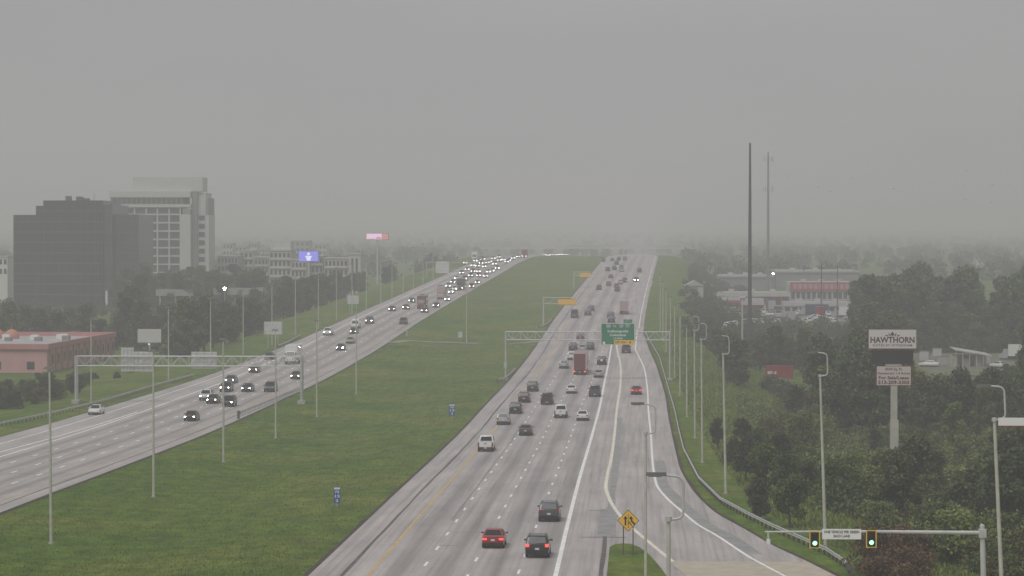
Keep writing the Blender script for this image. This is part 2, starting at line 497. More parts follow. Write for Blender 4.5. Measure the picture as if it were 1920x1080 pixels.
def wiggle(v, amp, sc, seed):
    r = random.Random(seed); ph = [r.uniform(0, 6) for _ in range(4)]
    return lambda Y: v + amp * (math.sin(Y / sc + ph[0]) + .6 * math.sin(Y / (sc * .37) + ph[1]) + .4 * math.sin(Y / (sc * .13) + ph[2]))
def rough_strip(v, wd, y0, y1, m, parent, name, seed, z):
    f = wiggle(v, .05, 30, seed); g = wiggle(wd, wd * .18, 17, seed + 5)
    return strip(lambda Y: f(Y) - g(Y) / 2, lambda Y: f(Y) + g(Y) / 2, [y0 + i * (y1 - y0) / 260 for i in range(261)], z, name, m, parent)
rj = random.Random(5)
for k in range(60):                                   # cracks and sawn joints across the lanes
    Y = 200 + k * 9.5 + rj.uniform(-2, 2); a_ = rj.choice([-20.5, -16.8, -13.2, -9.5]); b_ = a_ + rj.choice([3.6, 3.6, 7.3, 1.5])
    if rj.random() < .6: strip(K(a_), K(min(b_, -5.9)), [Y, Y + rj.uniform(.05, .13)], .058, 'crack', TAR, road)
for k in range(40):
    Y = 230 + k * 11 + rj.uniform(-3, 3); a_ = rj.choice([-77, -73.5, -70, -66.3]); b_ = a_ + rj.choice([3.6, 3.6, 7.2])
    if rj.random() < .5: strip(K(a_), K(min(b_, -62)), [Y, Y + rj.uniform(.06, .14)], .058, 'crack', TAR, road2)
rough_strip(-22.5, .26, 150, 1100, TAR, road, 'tar_seam', 3, .056)
rough_strip(-17.2, .07, 250, 420, TAR, road, 'tar_seam', 4, .056)
rough_strip(-61.4, .20, 150, 900, TAR, road2, 'tar_seam', 6, .056)
rough_strip(-3.4, .30, 150, 236, TAR, road, 'tar_seam', 8, .056)
rough_strip(-3.1, .75, 262, 420, PATCH, road, 'asphalt_patch', 9, .056)
strip(wiggle(-4.15, .05, 9, 2), wiggle(-2.45, .08, 7, 3), [236 + i for i in range(0, 28)], .057, 'asphalt_patch', PATCH, road)
strip(lambda Y: ramp_r(Y) + .25, lambda Y: ramp_r(Y) + 1.4 + .12 * math.sin(Y / 7), ysub(222, 330), .057, 'asphalt_patch', PATCH, road)
strip(K(-5.4), K(-1.6), [235.0, 235.45], .059, 'crack', TAR, road)
strip(K(-5.2), K(-3.4), [261.0, 261.4], .059, 'crack', TAR, road)
# narrow dark brown strips along the pavement edges
EDGEM = mat('dark_brown_edge', (.055, .045, .03), .95, noise=.4, nscale=1.1)
def edge_band(v, wd, y0, y1, seed, par=None):
    f = wiggle(0, .09, 6, seed)
    vv = v if callable(v) else K(v)
    ys_ = [y0 + i * 3 for i in range(int((y1 - y0) / 3))]
    o = strip(lambda Y: vv(Y) - wd / 2 + f(Y) * .5, lambda Y: vv(Y) + wd / 2 + f(Y + 50), ys_, .03, 'edge_strip', EDGEM)
    tag(o, kind='structure')
edge_band(-25.05, .55, 150, 1200, 1); edge_band(-59.4, .5, 150, 1200, 2); edge_band(lambda Y: edge_r(Y) + .15, .5, 190, 700, 3); edge_band(lambda Y: left_out(Y) - .15, .5, 220, 1100, 5)

# concrete end of the ramp and grass island in the gore
tag(strip(lambda Y: ramp_l(Y) - .35, lambda Y: edge_r(Y) - .1, [y for y in range(-60, 219, 3)], .075, 'ramp_slab', CONC, uv=True), kind='structure')
line(ramp_r, .24, 150, 218, PAINTW, bpy.data.objects['ramp_slab'], z=.085)
def island():
    pts = [at(x, y) for x, y in ((1143, 1030), (1152, 1025), (1167, 1023), (1184, 1024), (1200, 1031), (1214, 1041), (1228, 1056), (1241, 1072))]
    base = pts + [Vector((pts[-1].x + 6, 120, 0)), Vector((pts[-1].x + 8, 30, 0)), Vector((pts[0].x - .3, 30, 0)), Vector((pts[0].x - .1, 150, 0))]
    def ring(k, h):
        c = Vector((sum(p.x for p in base) / len(base), sum(p.y for p in base) / len(base), 0)); out = []
        for p in base:
            d = Vector((p.x - c.x, p.y - c.y, 0)); d = d.normalized() * k
            out.append((p.x - d.x, p.y - d.y, gz(p.x, p.y) + h))
        return out
    a, b, cc = ring(0, 0.0), ring(0, .2), ring(.22, .2)
    n = len(a); mb = MB()
    mb.add(a + b + cc, [(i, (i + 1) % n, n + (i + 1) % n, n + i) for i in range(n)] + [(n + i, n + (i + 1) % n, 2 * n + (i + 1) % n, 2 * n + i) for i in range(n)])
    k = tag(link('kerb', mb.mesh('kerb', False), mat('kerb_concrete', (.42, .42, .38), .8, noise=.2, nscale=2)), kind='structure')
    mb = MB(); mb.add([(x, y, z + .02) for x, y, z in ring(.2, .2)], [tuple(range(n))])
    tag(link('grass_island', mb.mesh('grass_island', False), GRASS), kind='structure')
island()
# crossover track through the median, side road and lots on both sides
GRAVEL = mat('gravel_track', (.27, .255, .22), .9, noise=.25, nscale=.6)
def px_patch(pts, name, m, z=.04):
    vs = [at(x, y) for x, y in pts]; mb = MB(); mb.add([(p.x, p.y, p.z + z) for p in vs], [tuple(range(len(vs)))])
    return tag(link(name, mb.mesh(name, False), m), kind='structure')
def track(ptsA, wd, name, m, z=.07):
    P = [at(x, y) for x, y in ptsA]; vs, fs = [], []
    dense = []
    for a, b in zip(P[:-1], P[1:]):
        for k in range(8): dense.append(a.lerp(b, k / 8))
    dense.append(P[-1])
    for i, p in enumerate(dense):
        t = (dense[min(i + 1, len(dense) - 1)] - dense[max(i - 1, 0)]); t.z = 0; nn = Vector((-t.y, t.x, 0)).normalized() * wd / 2
        for s in (-1, 1):
            q = p + nn * s; vs.append((q.x, q.y, gz(q.x, q.y) + z))
    for i in range(len(dense) - 1): fs.append((2 * i, 2 * i + 1, 2 * i + 3, 2 * i + 2))
    mb = MB().add(vs, fs); return tag(link(name, mb.mesh(name, False), m), kind='structure')
track([(735, 643), (760, 639), (800, 641), (850, 642.5), (900, 644)], 3.2, 'crossover_track', GRAVEL)
track([(950, 646), (985, 643), (1012, 640)], 2.6, 'crossover_track', GRAVEL)
LOT = mat('lot_asphalt', (.20, .20, .20), .85, noise=.15, nscale=.3)
def drape(x0, x1, y0, y1, name, m, z=.06, nx=24, ny=24):
    vs, fs = [], []
    for j in range(ny + 1):
        for i in range(nx + 1):
            X = x0 + (x1 - x0) * i / nx; Y = y0 + (y1 - y0) * j / ny; vs.append((X, Y, gz(X, Y) + z))
    for j in range(ny):
        for i in range(nx): a = j * (nx + 1) + i; fs.append((a, a + 1, a + nx + 2, a + nx + 1))
    return tag(link(name, MB().add(vs, fs).mesh(name, True), m), kind='structure')

# ------------------------------------------------------------------ guardrails
def polyline_resample(P, step):
    out = [P[0].copy()]; acc = 0
    for a, b in zip(P[:-1], P[1:]):
        d = (b - a).length; t = step - acc
        while t <= d:
            out.append(a.lerp(b, t / d)); t += step
        acc = (acc + d) % step
    return out
POST = MB().box(-.07, .07, -.1, .1, -.3, .72).mesh('post', False)
BLOCK = MB().box(-.06, .06, -.1, .1, .45, .74).mesh('block', False)
def guardrail(P, name, label, side=-1, face=RAILM, post=WOOD, height=.0, flare=True, post_step=1.9):
    """P: ground points; the rail faces `side` of the walking direction"""
    P = polyline_resample(P, 1.0) if len(P) < 400 else P
    root = empty(name, P[0], 0, label, 'guardrail', 'guardrails along the highway')
    o = P[0]
    prof = [(0.0, .42), (.07, .47), (.02, .53), (.02, .60), (.07, .66), (0.0, .72)]
    rows = []
    for i, p in enumerate(P):
        t = P[min(i + 1, len(P) - 1)] - P[max(i - 1, 0)]; t.z = 0; t.normalize(); nn = Vector((-t.y, t.x, 0)) * side
        q = []
        for d, h in prof: q.append(p - o + nn * d + Vector((0, 0, h + height)))
        for d, h in reversed(prof): q.append(p - o + nn * (d - .015) + Vector((0, 0, h + height)))
        rows.append(q)
    link('rail', MB().loft(rows).mesh('rail'), face, root)
    Q = polyline_resample(P, post_step)[:290]
    for i, p in enumerate(Q):
        j = min(i + 1, len(Q) - 1); t = Q[j] - Q[max(j - 1, 0)]; a = math.atan2(t.y, t.x) - math.pi / 2
        nn = Vector((-math.sin(a - 0), math.cos(a), 0))
        off = Vector((-t.y, t.x, 0)).normalized() * side * -.13
        link('post', POST, post, root, p - o + off + Vector((0, 0, height)), (0, 0, a))
    t = P[0] - P[1]; a = math.atan2(t.y, t.x)
    link('end_terminal', MB().box(-.1, .12, -.25, .25, .38, .78).mesh('end_terminal', False), mat('terminal_dark', (.12, .12, .12), .6), root, (0, 0, height), (0, 0, a))
    return root
def px_line(pts): return [at(x, y) for x, y in pts]
def v_line(v, y0, y1, step=6):
    vv = v if callable(v) else K(v); out = []
    y = y0
    while y <= y1: X = vv(y) + bend(y); out.append(Vector((X, y, gz(X, y)))); y += step
    return out
RAILP = px_line([(1592, 1079), (1584, 1066), (1550, 1043), (1500, 1020), (1450, 998), (1400, 973), (1350, 945), (1310, 905), (1282, 850), (1273, 813), (1266, 778), (1252, 728),
                 (1237, 675), (1210, 628)])
guardrail(RAILP, 'guardrail', 'long steel guardrail curving along the outside of the on-ramp', side=1)
guardrail(px_line([(-40, 808), (0, 801), (100, 780), (190, 758), (300, 725), (365, 707)]), 'guardrail', 'steel guardrail beside the white car on the exit lane', side=-1)
guardrail(px_line([(520, 653), (540, 645), (564, 632)]), 'guardrail', 'short steel guardrail on the far shoulder above the box van', side=-1)
guardrail(px_line([(448, 781), (500, 760), (566, 733)]), 'guardrail', 'low guardrail at the median edge leading to the opposite gantry post', side=1, post=GALV)
guardrail(px_line([(932, 718), (948, 713), (958, 705), (965, 696)]), 'guardrail', 'short flared guardrail at the foot of the near gantry post in the median', side=-1)
guardrail(px_line([(1010, 616), (1022, 613), (1029, 608), (1034, 602)]), 'guardrail', 'short flared guardrail below the nearer yellow cantilever sign', side=-1)

# ------------------------------------------------------------------ light poles
def ring_path(pts, r, n=5):            # polyline with rounded corners
    pts = [Vector(p) for p in pts]; out = [pts[0]]
    for a, b, c in zip(pts[:-2], pts[1:-1], pts[2:]):
        u, w_ = (a - b).normalized(), (c - b).normalized(); p0, p1 = b + u * r, b + w_ * r
        for k in range(n + 1):
            t = k / n; out.append(p0 * (1 - t) ** 2 + b * 2 * t * (1 - t) + p1 * t * t)
    out.append(pts[-1]); return out
def davit_kit(H, r0=.15, r1=.085):
    k = Kit()
    k.part('pole', MB().tube([(0, 0, -.5), (0, 0, .3), (0, 0, H * .5), (0, 0, H)], [r0, r0, (r0 + r1) / 2, r1], 12), POLEM)
    k.part('base', MB().cyl((0, 0, -.4), (0, 0, 1), .3, .5, 14), mat('pole_footing', (.40, .39, .36), .85, noise=.15, nscale=2))
    k.part('collar', MB().cyl((0, 0, H - .12), (0, 0, 1), r1 + .06, .2, 12), POLEG)
    k.part('arm', MB().tube(ring_path([(0, 0, H - .05), (.62, 0, H), (.62, 0, H + 1.75), (-.15, 0, H + 1.85)], .32), .055, 8), POLEG)
    h = k.part('lamp_head', MB().loft([[(x, y * s, H + 1.80 + z) for (y, z) in ((-.16, 0), (.16, 0), (.13, .15), (-.13, .15))] for x, s in ((-.1, .6), (-.3, 1), (-.75, 1), (-.95, .7))]), LUMI)
    k.part('lens', MB().box(-.85, -.3, -.12, .12, H + 1.765, H + 1.795), mat('lamp_lens', (.35, .36, .34), .3), h, False)
    return k
def mast_kit(H):
    k = Kit()
    k.part('pole', MB().tube([(0, 0, -.5), (0, 0, .3), (0, 0, H * .5), (0, 0, H)], [.14, .14, .115, .08], 10), POLEM)
    k.part('base', MB().cyl((0, 0, -.4), (0, 0, 1), .26, .5, 12), MATS['pole_footing'] if 'pole_footing' in MATS else POLEG)
    k.part('arm', MB().tube(ring_path([(0, 0, H - .1), (0, 0, H + .25), (-.35, 0, H + .3)], .12), .05, 6), POLEG)
    k.part('lamp_head', MB().hexa([(-.5, -.2, H + .22), (.35, -.2, H + .22), (.35, .2, H + .22), (-.5, .2, H + .22), (-.4, -.14, H + .42), (.25, -.14, H + .42), (.25, .14, H + .42), (-.4, .14, H + .42)]), LUMI)
    return k
DAV = davit_kit(14.1); DAVN = davit_kit(14.5, .13, .09); MAST = mast_kit(14.4); MASTF = mast_kit(13.5)
ORD = ['first', 'second', 'third', 'fourth', 'fifth', 'sixth', 'seventh', 'eighth', 'ninth', 'tenth', 'eleventh', 'twelfth', 'thirteenth', 'fourteenth', 'fifteenth', 'sixteenth']
for i, (px, py) in enumerate([(96, 1020), (288, 932), (419, 867), (517, 822), (594, 782), (668, 740), (875, 643)]):
    p = at(px, py)
    spawn(MAST, 'light_pole', p, (0, R(-.4 if i == 0 else 0), RNG.uniform(-.2, .2)), ('light pole on the grass median, %s from the camera' % ORD[i]), 'light pole', 'light poles on the median')
for i, (px, py) in enumerate([(171, 755), (316, 717), (395, 690), (456, 664), (510, 646), (554, 628), (597, 617), (631, 600), (660, 589), (687, 580), (714, 568), (735, 558), (756, 551), (775, 541), (793, 533), (812, 525)]):
    p = at(px, py)
    spawn(MASTF, 'light_pole', p, (0, 0, RNG.uniform(-.3, .3)), ('roadside light pole before the left woods, %s from the camera' % ORD[i]), 'light pole', 'light poles behind the opposite carriageway')
RP = [(1548, 1032, 1.9, 13.6), (1361, 926, 1.2, 13.6), (1317, 868, .6, 13.2), (1303, 822, .4, 13.2), (1288, 782, .3, 13.2), (1275, 742, 0, 13.2), (1265, 708, 0, 13.2), (1257, 683, 0, 13), (1249, 660, 0, 13),
      (1243, 640, 0, 13), (1238, 620, 0, 13)]
for i, (px, py, lean, H) in enumerate(RP):
    p = at(px, py)
    spawn(DAV if i < 2 else (MASTF if i > 3 else DAVN), 'light_pole', p, (0, R(-lean), 0), 'light pole behind the ramp guardrail, %s from the signal arm' % ORD[i], 'light pole', 'light poles behind the ramp guardrail')
def free(px, Y, dz=0.0):
    q = atY(px, 540, Y); return Vector((q.x, Y, gz(q.x, Y) + dz))
spawn(davit_kit(12.0, .115, .085), 'light_pole', free(1254, 118), (0, 0, 0), 'thick near light pole with hooked arm on the grass island', 'light pole', 'light poles on the gore island')
spawn(davit_kit(12.2, .10, .075), 'light_pole', free(1211, 178), (0, 0, 0), 'slender light pole on the grass island left of the thick one', 'light pole', 'light poles on the gore island')
spawn(davit_kit(14.3, .14, .09), 'light_pole', free(1888, 156), (0, R(-2.7), 0), 'light pole at the right edge beside the white sign panel', 'light pole')

# ------------------------------------------------------------------ gantries
def truss(mb_root, x0, x1, y, z0, z1, dy, npan, m):
    c = MB()
    for yy in (y - dy / 2, y + dy / 2):
        for zz in (z0, z1):
            link('chord', MB().tube([(x0, yy, zz), (x1, yy, zz)], .085, 8).mesh('chord'), m, mb_root)
    dx = (x1 - x0) / npan
    diag = MB().tube([(0, 0, 0), (dx, 0, z1 - z0)], .045, 6).mesh('diagonal'); diag2 = MB().tube([(0, 0, z1 - z0), (dx, 0, 0)], .045, 6).mesh('diagonal')
    vert = MB().tube([(0, 0, 0), (0, 0, z1 - z0)], .04, 6).mesh('strut')
    for i in range(npan):
        for yy in (y - dy / 2, y + dy / 2):
            link('diagonal', diag if i % 2 else diag2, m, mb_root, (x0 + i * dx, yy, z0))
            link('strut', vert, m, mb_root, (x0 + i * dx, yy, z0))
def sign_panel(root, x0, x1, z0, z1, y, face, name='sign_panel', back=SIGNB, border=None):
    p = link(name, MB().box(x0, x1, y, y + .06, z0, z1).mesh(name, False), face, root)
    for xx in np.linspace(x0 + (x1 - x0) * .15, x1 - (x1 - x0) * .15, 3):
        link('stiffener', MB().box(xx - .05, xx + .05, y + .062, y + .16, z0 - .1, z1 + .1).mesh('stiffener', False), back, p)
    return p
# near gantry over the right carriageway
GREEN = mat('sign_green', (.006, .185, .085), .5, noise=.06, nscale=.6)
WHITE = mat('sign_white', (.78, .78, .76), .5)
YEL = mat('sign_yellow', (.86, .50, .045), .5, noise=.05, nscale=1)
INK = mat('sign_black', (.015, .015, .015), .6)
pl, pr = at(948, 712), at(1256, 716)
Yg = pl.y
pr = free(1256, Yg)
g = empty('sign_gantry', (pl.x, Yg, pl.z), 0, 'steel sign gantry holding the green exit sign over the right carriageway', 'gantry')
W_ = pr.x - pl.x
zt, zb_ = atY(1000, 622, Yg).z - pl.z, atY(1000, 637, Yg).z - pl.z
truss(g, 0, W_, 0, zb_, zt, 1.3, 22, GALV)
for xx, zz in ((0, 0), (W_, pr.z - pl.z)):
    for yy in (-.65, .65):
        link('post', MB().tube([(xx, yy, zz - .4), (xx, yy, zt)], .15, 10).mesh('post'), GALV, g)
    link('footing', MB().box(xx - .5, xx + .5, -1.2, 1.2, zz - .5, zz + .35).mesh('footing', False), MATS['pole_footing'], g)
link('control_box', MB().box(-.3, .3, -.95, -.75, 2.2, 3.3).mesh('control_box', False), GALV, g)
def on(px, py, Y, root):
    q = atY(px, py, Y); return q.x - root.location.x, q.z - root.location.z
def rect_px(px0, px1, py0, py1, Y, root):
    x0, z1 = on(px0, py0, Y, root); x1, z0 = on(px1, py1, Y, root); return x0, x1, z0, z1
x0, x1, z0, z1 = rect_px(1127, 1190, 606, 646, Yg, g)
s = empty('exit_sign', (g.location.x + x0, Yg - .80, g.location.z + z0), 0, 'green overhead exit sign with route shields and yellow exit only strip', 'road sign')
w_, h_ = x1 - x0, z1 - z0
sp = sign_panel(s, 0, w_, 0, h_, 0, WHITE)
link('green_face', MB().box(.07, w_ - .07, -.02, 0, .07, h_ - .07).mesh('green_face', False), GREEN, sp)
link('exit_tab', MB().box(w_ * .67, w_ * .93, 0, .06, h_ + .05, h_ + .72).mesh('exit_tab', False), GREEN, s)
letter('EXIT 16', .36, WHITE, s, w_ * .80, -.008, h_ + .38)
ys_ = link('exit_only_strip', MB().box(w_ * .39, w_ - .05, -.05, -.022, .02, .84).mesh('exit_only_strip', False), YEL, s)
letter('EXIT ONLY', .52, INK, s, w_ * .60, -.06, .43, 2.2, .012)
link('arrow', MB().plate([(w_ * .86, .2), (w_ * .90, .42), (w_ * .875, .42), (w_ * .875, .66), (w_ * .845, .66), (w_ * .845, .42), (w_ * .82, .42)], -.065, -.052).mesh('arrow', False), INK, s)
def shield(cx, cz, hw, hh): return [(cx - hw, cz + hh * .8), (cx - hw * .5, cz + hh), (cx, cz + hh * .85), (cx + hw * .5, cz + hh), (cx + hw, cz + hh * .8), (cx + hw * .95, cz), (cx + hw * .5, cz - hh * .7), (cx, cz - hh), (cx - hw * .5, cz - hh * .7), (cx - hw * .95, cz)]
BLUE = mat('shield_blue', (.05, .12, .38), .5)
for cx, t in ((.22, '275'), (.60, '74'), (.79, '71')):
    q = link('route_shield', MB().plate(shield(w_ * cx, h_ * .86, .40, .36), -.05, -.022).mesh('route_shield', False), WHITE, s)
    link('shield_face', MB().plate(shield(w_ * cx, h_ * .855, .34, .30), -.06, -.052).mesh('shield_face', False), BLUE, q)
    letter(t, .38, WHITE, s, w_ * cx, -.066, h_ * .85, None, .015)
letter('TO', .4, WHITE, s, w_ * .41, -.03, h_ * .86, None, .012)
letter('Indianapolis', .62, WHITE, s, w_ * .5, -.03, h_ * .63, 3.8, .014)
letter('Columbus', .62, WHITE, s, w_ * .5, -.03, h_ * .45, 3.0, .014)
letter('1/2 MILE', .40, WHITE, s, w_ * .5, -.03, h_ * .29, 1.7, .012)
link('marker_disc', MB().cyl((.55, -.03, .34), (0, -1, 0), .26, .02, 16).mesh('marker_disc'), WHITE, s)

# gantry on the opposite carriageway: sign backs face the camera
pr2 = at(566, 757); Yo = pr2.y
pl2 = free(143, Yo)
g2 = empty('sign_gantry', (pl2.x, Yo, pl2.z), 0, 'steel truss gantry spanning the opposite carriageway, sign backs towards the camera', 'gantry')
W2 = pr2.x - pl2.x
zt, zb_ = atY(300, 668, Yo).z - pl2.z, atY(300, 686, Yo).z - pl2.z
truss(g2, 0, W2, 0, zb_, zt, 1.4, 26, GALV)
for xx, zz in ((0, 0), (W2, pr2.z - pl2.z)):
    for yy in (-.7, .7):
        link('post', MB().tube([(xx, yy, zz - .5), (xx, yy, zt + .1)], .19, 10).mesh('post'), GALV, g2)
        for k in range(4):
            zz0 = zz + .6 + k * 1.55
            if yy < 0: link('diagonal', MB().tube([(xx, -.7, zz0), (xx, .7, zz0 + 1.5)], .05, 6).mesh('diagonal'), GALV, g2)
    link('footing', MB().box(xx - .6, xx + .6, -1.3, 1.3, zz - .6, zz + .5).mesh('footing', False), MATS['pole_footing'], g2)
for (a, b, c, d), lab in (((225, 249, 652, 697), 'tall narrow sign back hung on the opposite gantry'), ((250, 285, 660, 697), 'square sign back next to the tall one on the opposite gantry'),
                          ((357, 405, 660, 692), 'wide sign back alone on the opposite gantry')):
    x0, x1, z0, z1 = rect_px(a, b, c, d, Yo, g2)
    r = empty('overhead_sign', (pl2.x + x0, Yo + .80, pl2.z + z0), 0, lab, 'road sign', 'sign backs on the opposite gantry')
    w_, h_ = x1 - x0, z1 - z0
    link('panel', MB().box(0, w_, .12, .17, 0, h_).mesh('panel', False), SIGNB, r)
    for xx in (.2, .5, .8):
        link('bracket', MB().box(w_ * xx - .05, w_ * xx + .05, 0, .12, -.05, h_ + .05).mesh('bracket', False), GALV, r)
    for zz in (.15, .4, .65, .9):
        link('stiffener', MB().box(.02, w_ - .02, .08, .118, h_ * zz - .03, h_ * zz + .03).mesh('stiffener', False), GALV, r)

# yellow signs on cantilevers in the median, farther on
def cantilever(px_post, py_base, py_top, py_low, rect, label, slabel):
    p = at(px_post, py_base); Y = p.y
    g = empty('cantilever_support', p, 0, label, 'gantry', 'cantilever sign supports on the median')
    zt, zl = atY(px_post, py_top, Y).z - p.z, atY(px_post, py_low, Y).z - p.z
    x0, x1, z0, z1 = rect_px(*rect, Y, g)
    link('post', MB().tube([(0, 0, -.4), (0, 0, zt + .2)], [.22, .17], 10).mesh('post'), GALV, g)
    for zz in (zt, zl): link('chord', MB().tube([(0, 0, zz), (x1 - .1, 0, zz)], .09, 8).mesh('chord'), GALV, g)
    nn = 6
    for i in range(nn):
        a, b = x1 * i / nn, x1 * (i + 1) / nn
        link('diagonal', MB().tube([(a, 0, zl if i % 2 else zt), (b, 0, zt if i % 2 else zl)], .05, 6).mesh('diagonal'), GALV, g)
    s = empty('warning_sign', (p.x + x0, Y - .35, p.z + z0), 0, slabel, 'road sign', 'yellow overhead signs on the median')
    w_, h_ = x1 - x0, z1 - z0
    link('panel', MB().box(0, w_, 0, .06, 0, h_).mesh('panel', False), YEL, s)
    link('border', MB().box(.05, w_ - .05, -.012, -.002, h_ - .12, h_ - .05).mesh('border', False), INK, s)
    link('border', MB().box(.05, w_ - .05, -.012, -.002, .05, .12).mesh('border', False), INK, s)
    for xx in (.25, .75): link('bracket', MB().box(w_ * xx - .05, w_ * xx + .05, .062, .34, 0, h_).mesh('bracket', False), GALV, s)
    return s, w_, h_
cantilever(1019, 613, 558, 569, (1047, 1080, 560, 572), 'cantilever post reaching over the left shoulder with a yellow sign', 'yellow warning sign on the nearer median cantilever')
cantilever(1076, 540, 510, 517, (1087, 1107, 511, 520), 'faint cantilever post with a yellow sign, beyond the first', 'small hazy yellow sign on the farther median cantilever')

# ------------------------------------------------------------------ roadside signs
def sign_on_posts(name, rect, py_base, label, face, cat='road sign', group=None, posts=2, Y=None, back=True, thick=.06, post_r=.07):
    cx = (rect[0] + rect[1]) / 2
    p = at(cx, py_base) if Y is None else free(cx, Y)
    r = empty(name, p, 0, label, cat, group)
    x0, x1, z0, z1 = rect_px(*rect, p.y, r)
    link('panel', MB().box(x0, x1, -thick, 0, z0, z1).mesh('panel', False), face, r)
    for i in range(posts):
        xx = (x0 + x1) / 2 if posts == 1 else x0 + (x1 - x0) * (.22 + .56 * i / (posts - 1))
        link('post', MB().tube([(xx, .06, -.6), (xx, .06, z1 - .1)], post_r, 8).mesh('post'), GALV, r)
    return r, x0, x1, z0, z1
for rect, py, lab in (((495, 529, 603, 627), 652, 'grey back of a roadside sign by the woods beyond the opposite gantry'), ((651, 673, 554, 570), 588, 'smaller grey sign back farther along the opposite shoulder')):
    r, x0, x1, z0, z1 = sign_on_posts('road_sign', rect, py, lab, SIGNB, group='sign backs beside the opposite carriageway')
    for k in (.25, .5, .75): link('stiffener', MB().box(x0, x1, -.10, -.062, z0 + (z1 - z0) * k - .04, z0 + (z1 - z0) * k + .04).mesh('stiffener', False), GALV, r)
    for xx in (x0 + .2, x1 - .2): link('bracket', MB().box(xx - .05, xx + .05, -.14, -.102, z0, z1).mesh('bracket', False), GALV, r)
# far gantry near the opposite carriageway
pf = free(800, 1040); r = empty('sign_gantry', pf, 0, 'hazy far gantry with a pale sign back beside the opposite carriageway', 'gantry')
x0, x1, z0, z1 = rect_px(817, 842, 490, 512, 1040, r)
link('post', MB().tube([(0, 0, -.5), (0, 0, z1)], .18, 8).mesh('post'), GALV, r)
for zz in (z1 - .4, z0 + 1.2): link('chord', MB().tube([(0, 0, zz), (x1 + 8, 0, zz)], .1, 6).mesh('chord'), GALV, r)
link('panel', MB().box(x0, x1, -.3, -.2, z0, z1).mesh('panel', False), SIGNB, r)
# blue reference markers in the median
MBLUE = mat('marker_blue', (.035, .10, .36), .5)
for rect, py, lab in (((626, 638, 912, 944), 950, 'narrow blue mile marker on the near median grass'), ((842, 853, 757, 779), 786, 'narrow blue mile marker farther up by the shoulder')):
    r, x0, x1, z0, z1 = sign_on_posts('mile_marker', rect, py, lab, MBLUE, group='blue mile markers', posts=1, thick=.03, post_r=.04)
    h = z1 - z0; w_ = x1 - x0; cx = (x0 + x1) / 2
    link('border', MB().box(x0 + .02, x1 - .02, -.036, -.032, z1 - h * .17, z1 - h * .06).mesh('border', False), WHITE, r)
    letter('75', h * .2, WHITE, r, cx, -.042, z1 - h * .33, w_ * .7, .01)
    letter('15', h * .22, WHITE, r, cx, -.042, z1 - h * .58, w_ * .75, .01)
    letter('2', h * .22, WHITE, r, cx, -.042, z1 - h * .84, w_ * .45, .01)
r, x0, x1, z0, z1 = sign_on_posts('road_sign', (859, 867, 622, 633), 640, 'tiny pale sign back standing in the middle of the median', SIGNB, posts=1, thick=.03, post_r=.04)
link('bracket', MB().box(x0 + .1, x1 - .1, -.05, -.032, (z0 + z1) / 2 - .05, (z0 + z1) / 2 + .05).mesh('bracket', False), GALV, r)
for i, (px, py, lab) in enumerate(((447, 786, 'stubby dark delineator post at the median guardrail end'), (763, 630, 'stubby grey post at the crossover in the median'))):
    p = at(px, py); r = empty('delineator_post', p, 0, lab, 'post')
    link('post', MB().tube([(0, 0, -.3), (0, 0, 1.25)], [.22, .20], 10).mesh('post'), MATS['terminal_dark'] if i == 0 else GALV, r)
    link('cap', MB().cyl((0, 0, 1.252), (0, 0, 1), .23, .08, 10).mesh('cap'), GALV, r)
# merge warning diamond on the island
p = at(1178, 1046); r = empty('merge_sign', p, 0, 'yellow diamond added-lane warning sign on two posts at the gore', 'road sign')
cx, cz = on(1178, 976, p.y, r)
def diamond(h): return [(cx - h, cz), (cx, cz - h), (cx + h, cz), (cx, cz + h)]
q = link('sign_face', MB().plate(diamond(.86), -.06, -.03).mesh('sign_face', False), INK, r)
link('yellow_face', MB().plate(diamond(.80), -.066, -.061).mesh('yellow_face', False), YEL, r)
def sym(pts, name='arrow'): link(name, MB().plate([(cx + a, cz + b) for a, b in pts], -.08, -.068).mesh(name, False), INK, r)
sym([(-.28, -.38), (-.16, -.38), (-.16, .14), (-.06, .14), (-.22, .38), (-.38, .14), (-.28, .14)])
sym([(.46, -.34), (.56, -.26), (.33, .0), (.30, .14), (.38, .14), (.20, .38), (.06, .12), (.17, .14), (.20, -.04)])
for zz in (-.55, -.36, .22, .40): sym([(-.025, zz), (.03, zz), (.03, zz + .11), (-.025, zz + .11)], 'stripe')
sym([(-.03, -.34), (.03, -.34), (.03, -.02), (-.02, .18)], 'stripe'); sym([(.05, -.12), (.26, -.42), (.31, -.38), (.10, -.06)], 'stripe')
for xx in (-.38, .38): link('post', MB().box(cx + xx - .045, cx + xx + .045, -.025, .06, -.8, cz + .35).mesh('post', False), WOOD, r)
# small white pipe on the island
p = free(1160, 196); r = empty('vent_pipe', p, 0, 'small white hooked pipe poking up on the grass island', 'pipe')
link('pipe', MB().tube(ring_path([(0, 0, -.3), (0, 0, 1.0), (.25, 0, 1.05), (.28, 0, .85)], .1), .055, 8).mesh('pipe'), WHITE, r)
link('base', MB().cyl((0, 0, -.1), (0, 0, 1), .14, .2, 10).mesh('base'), GALV, r)

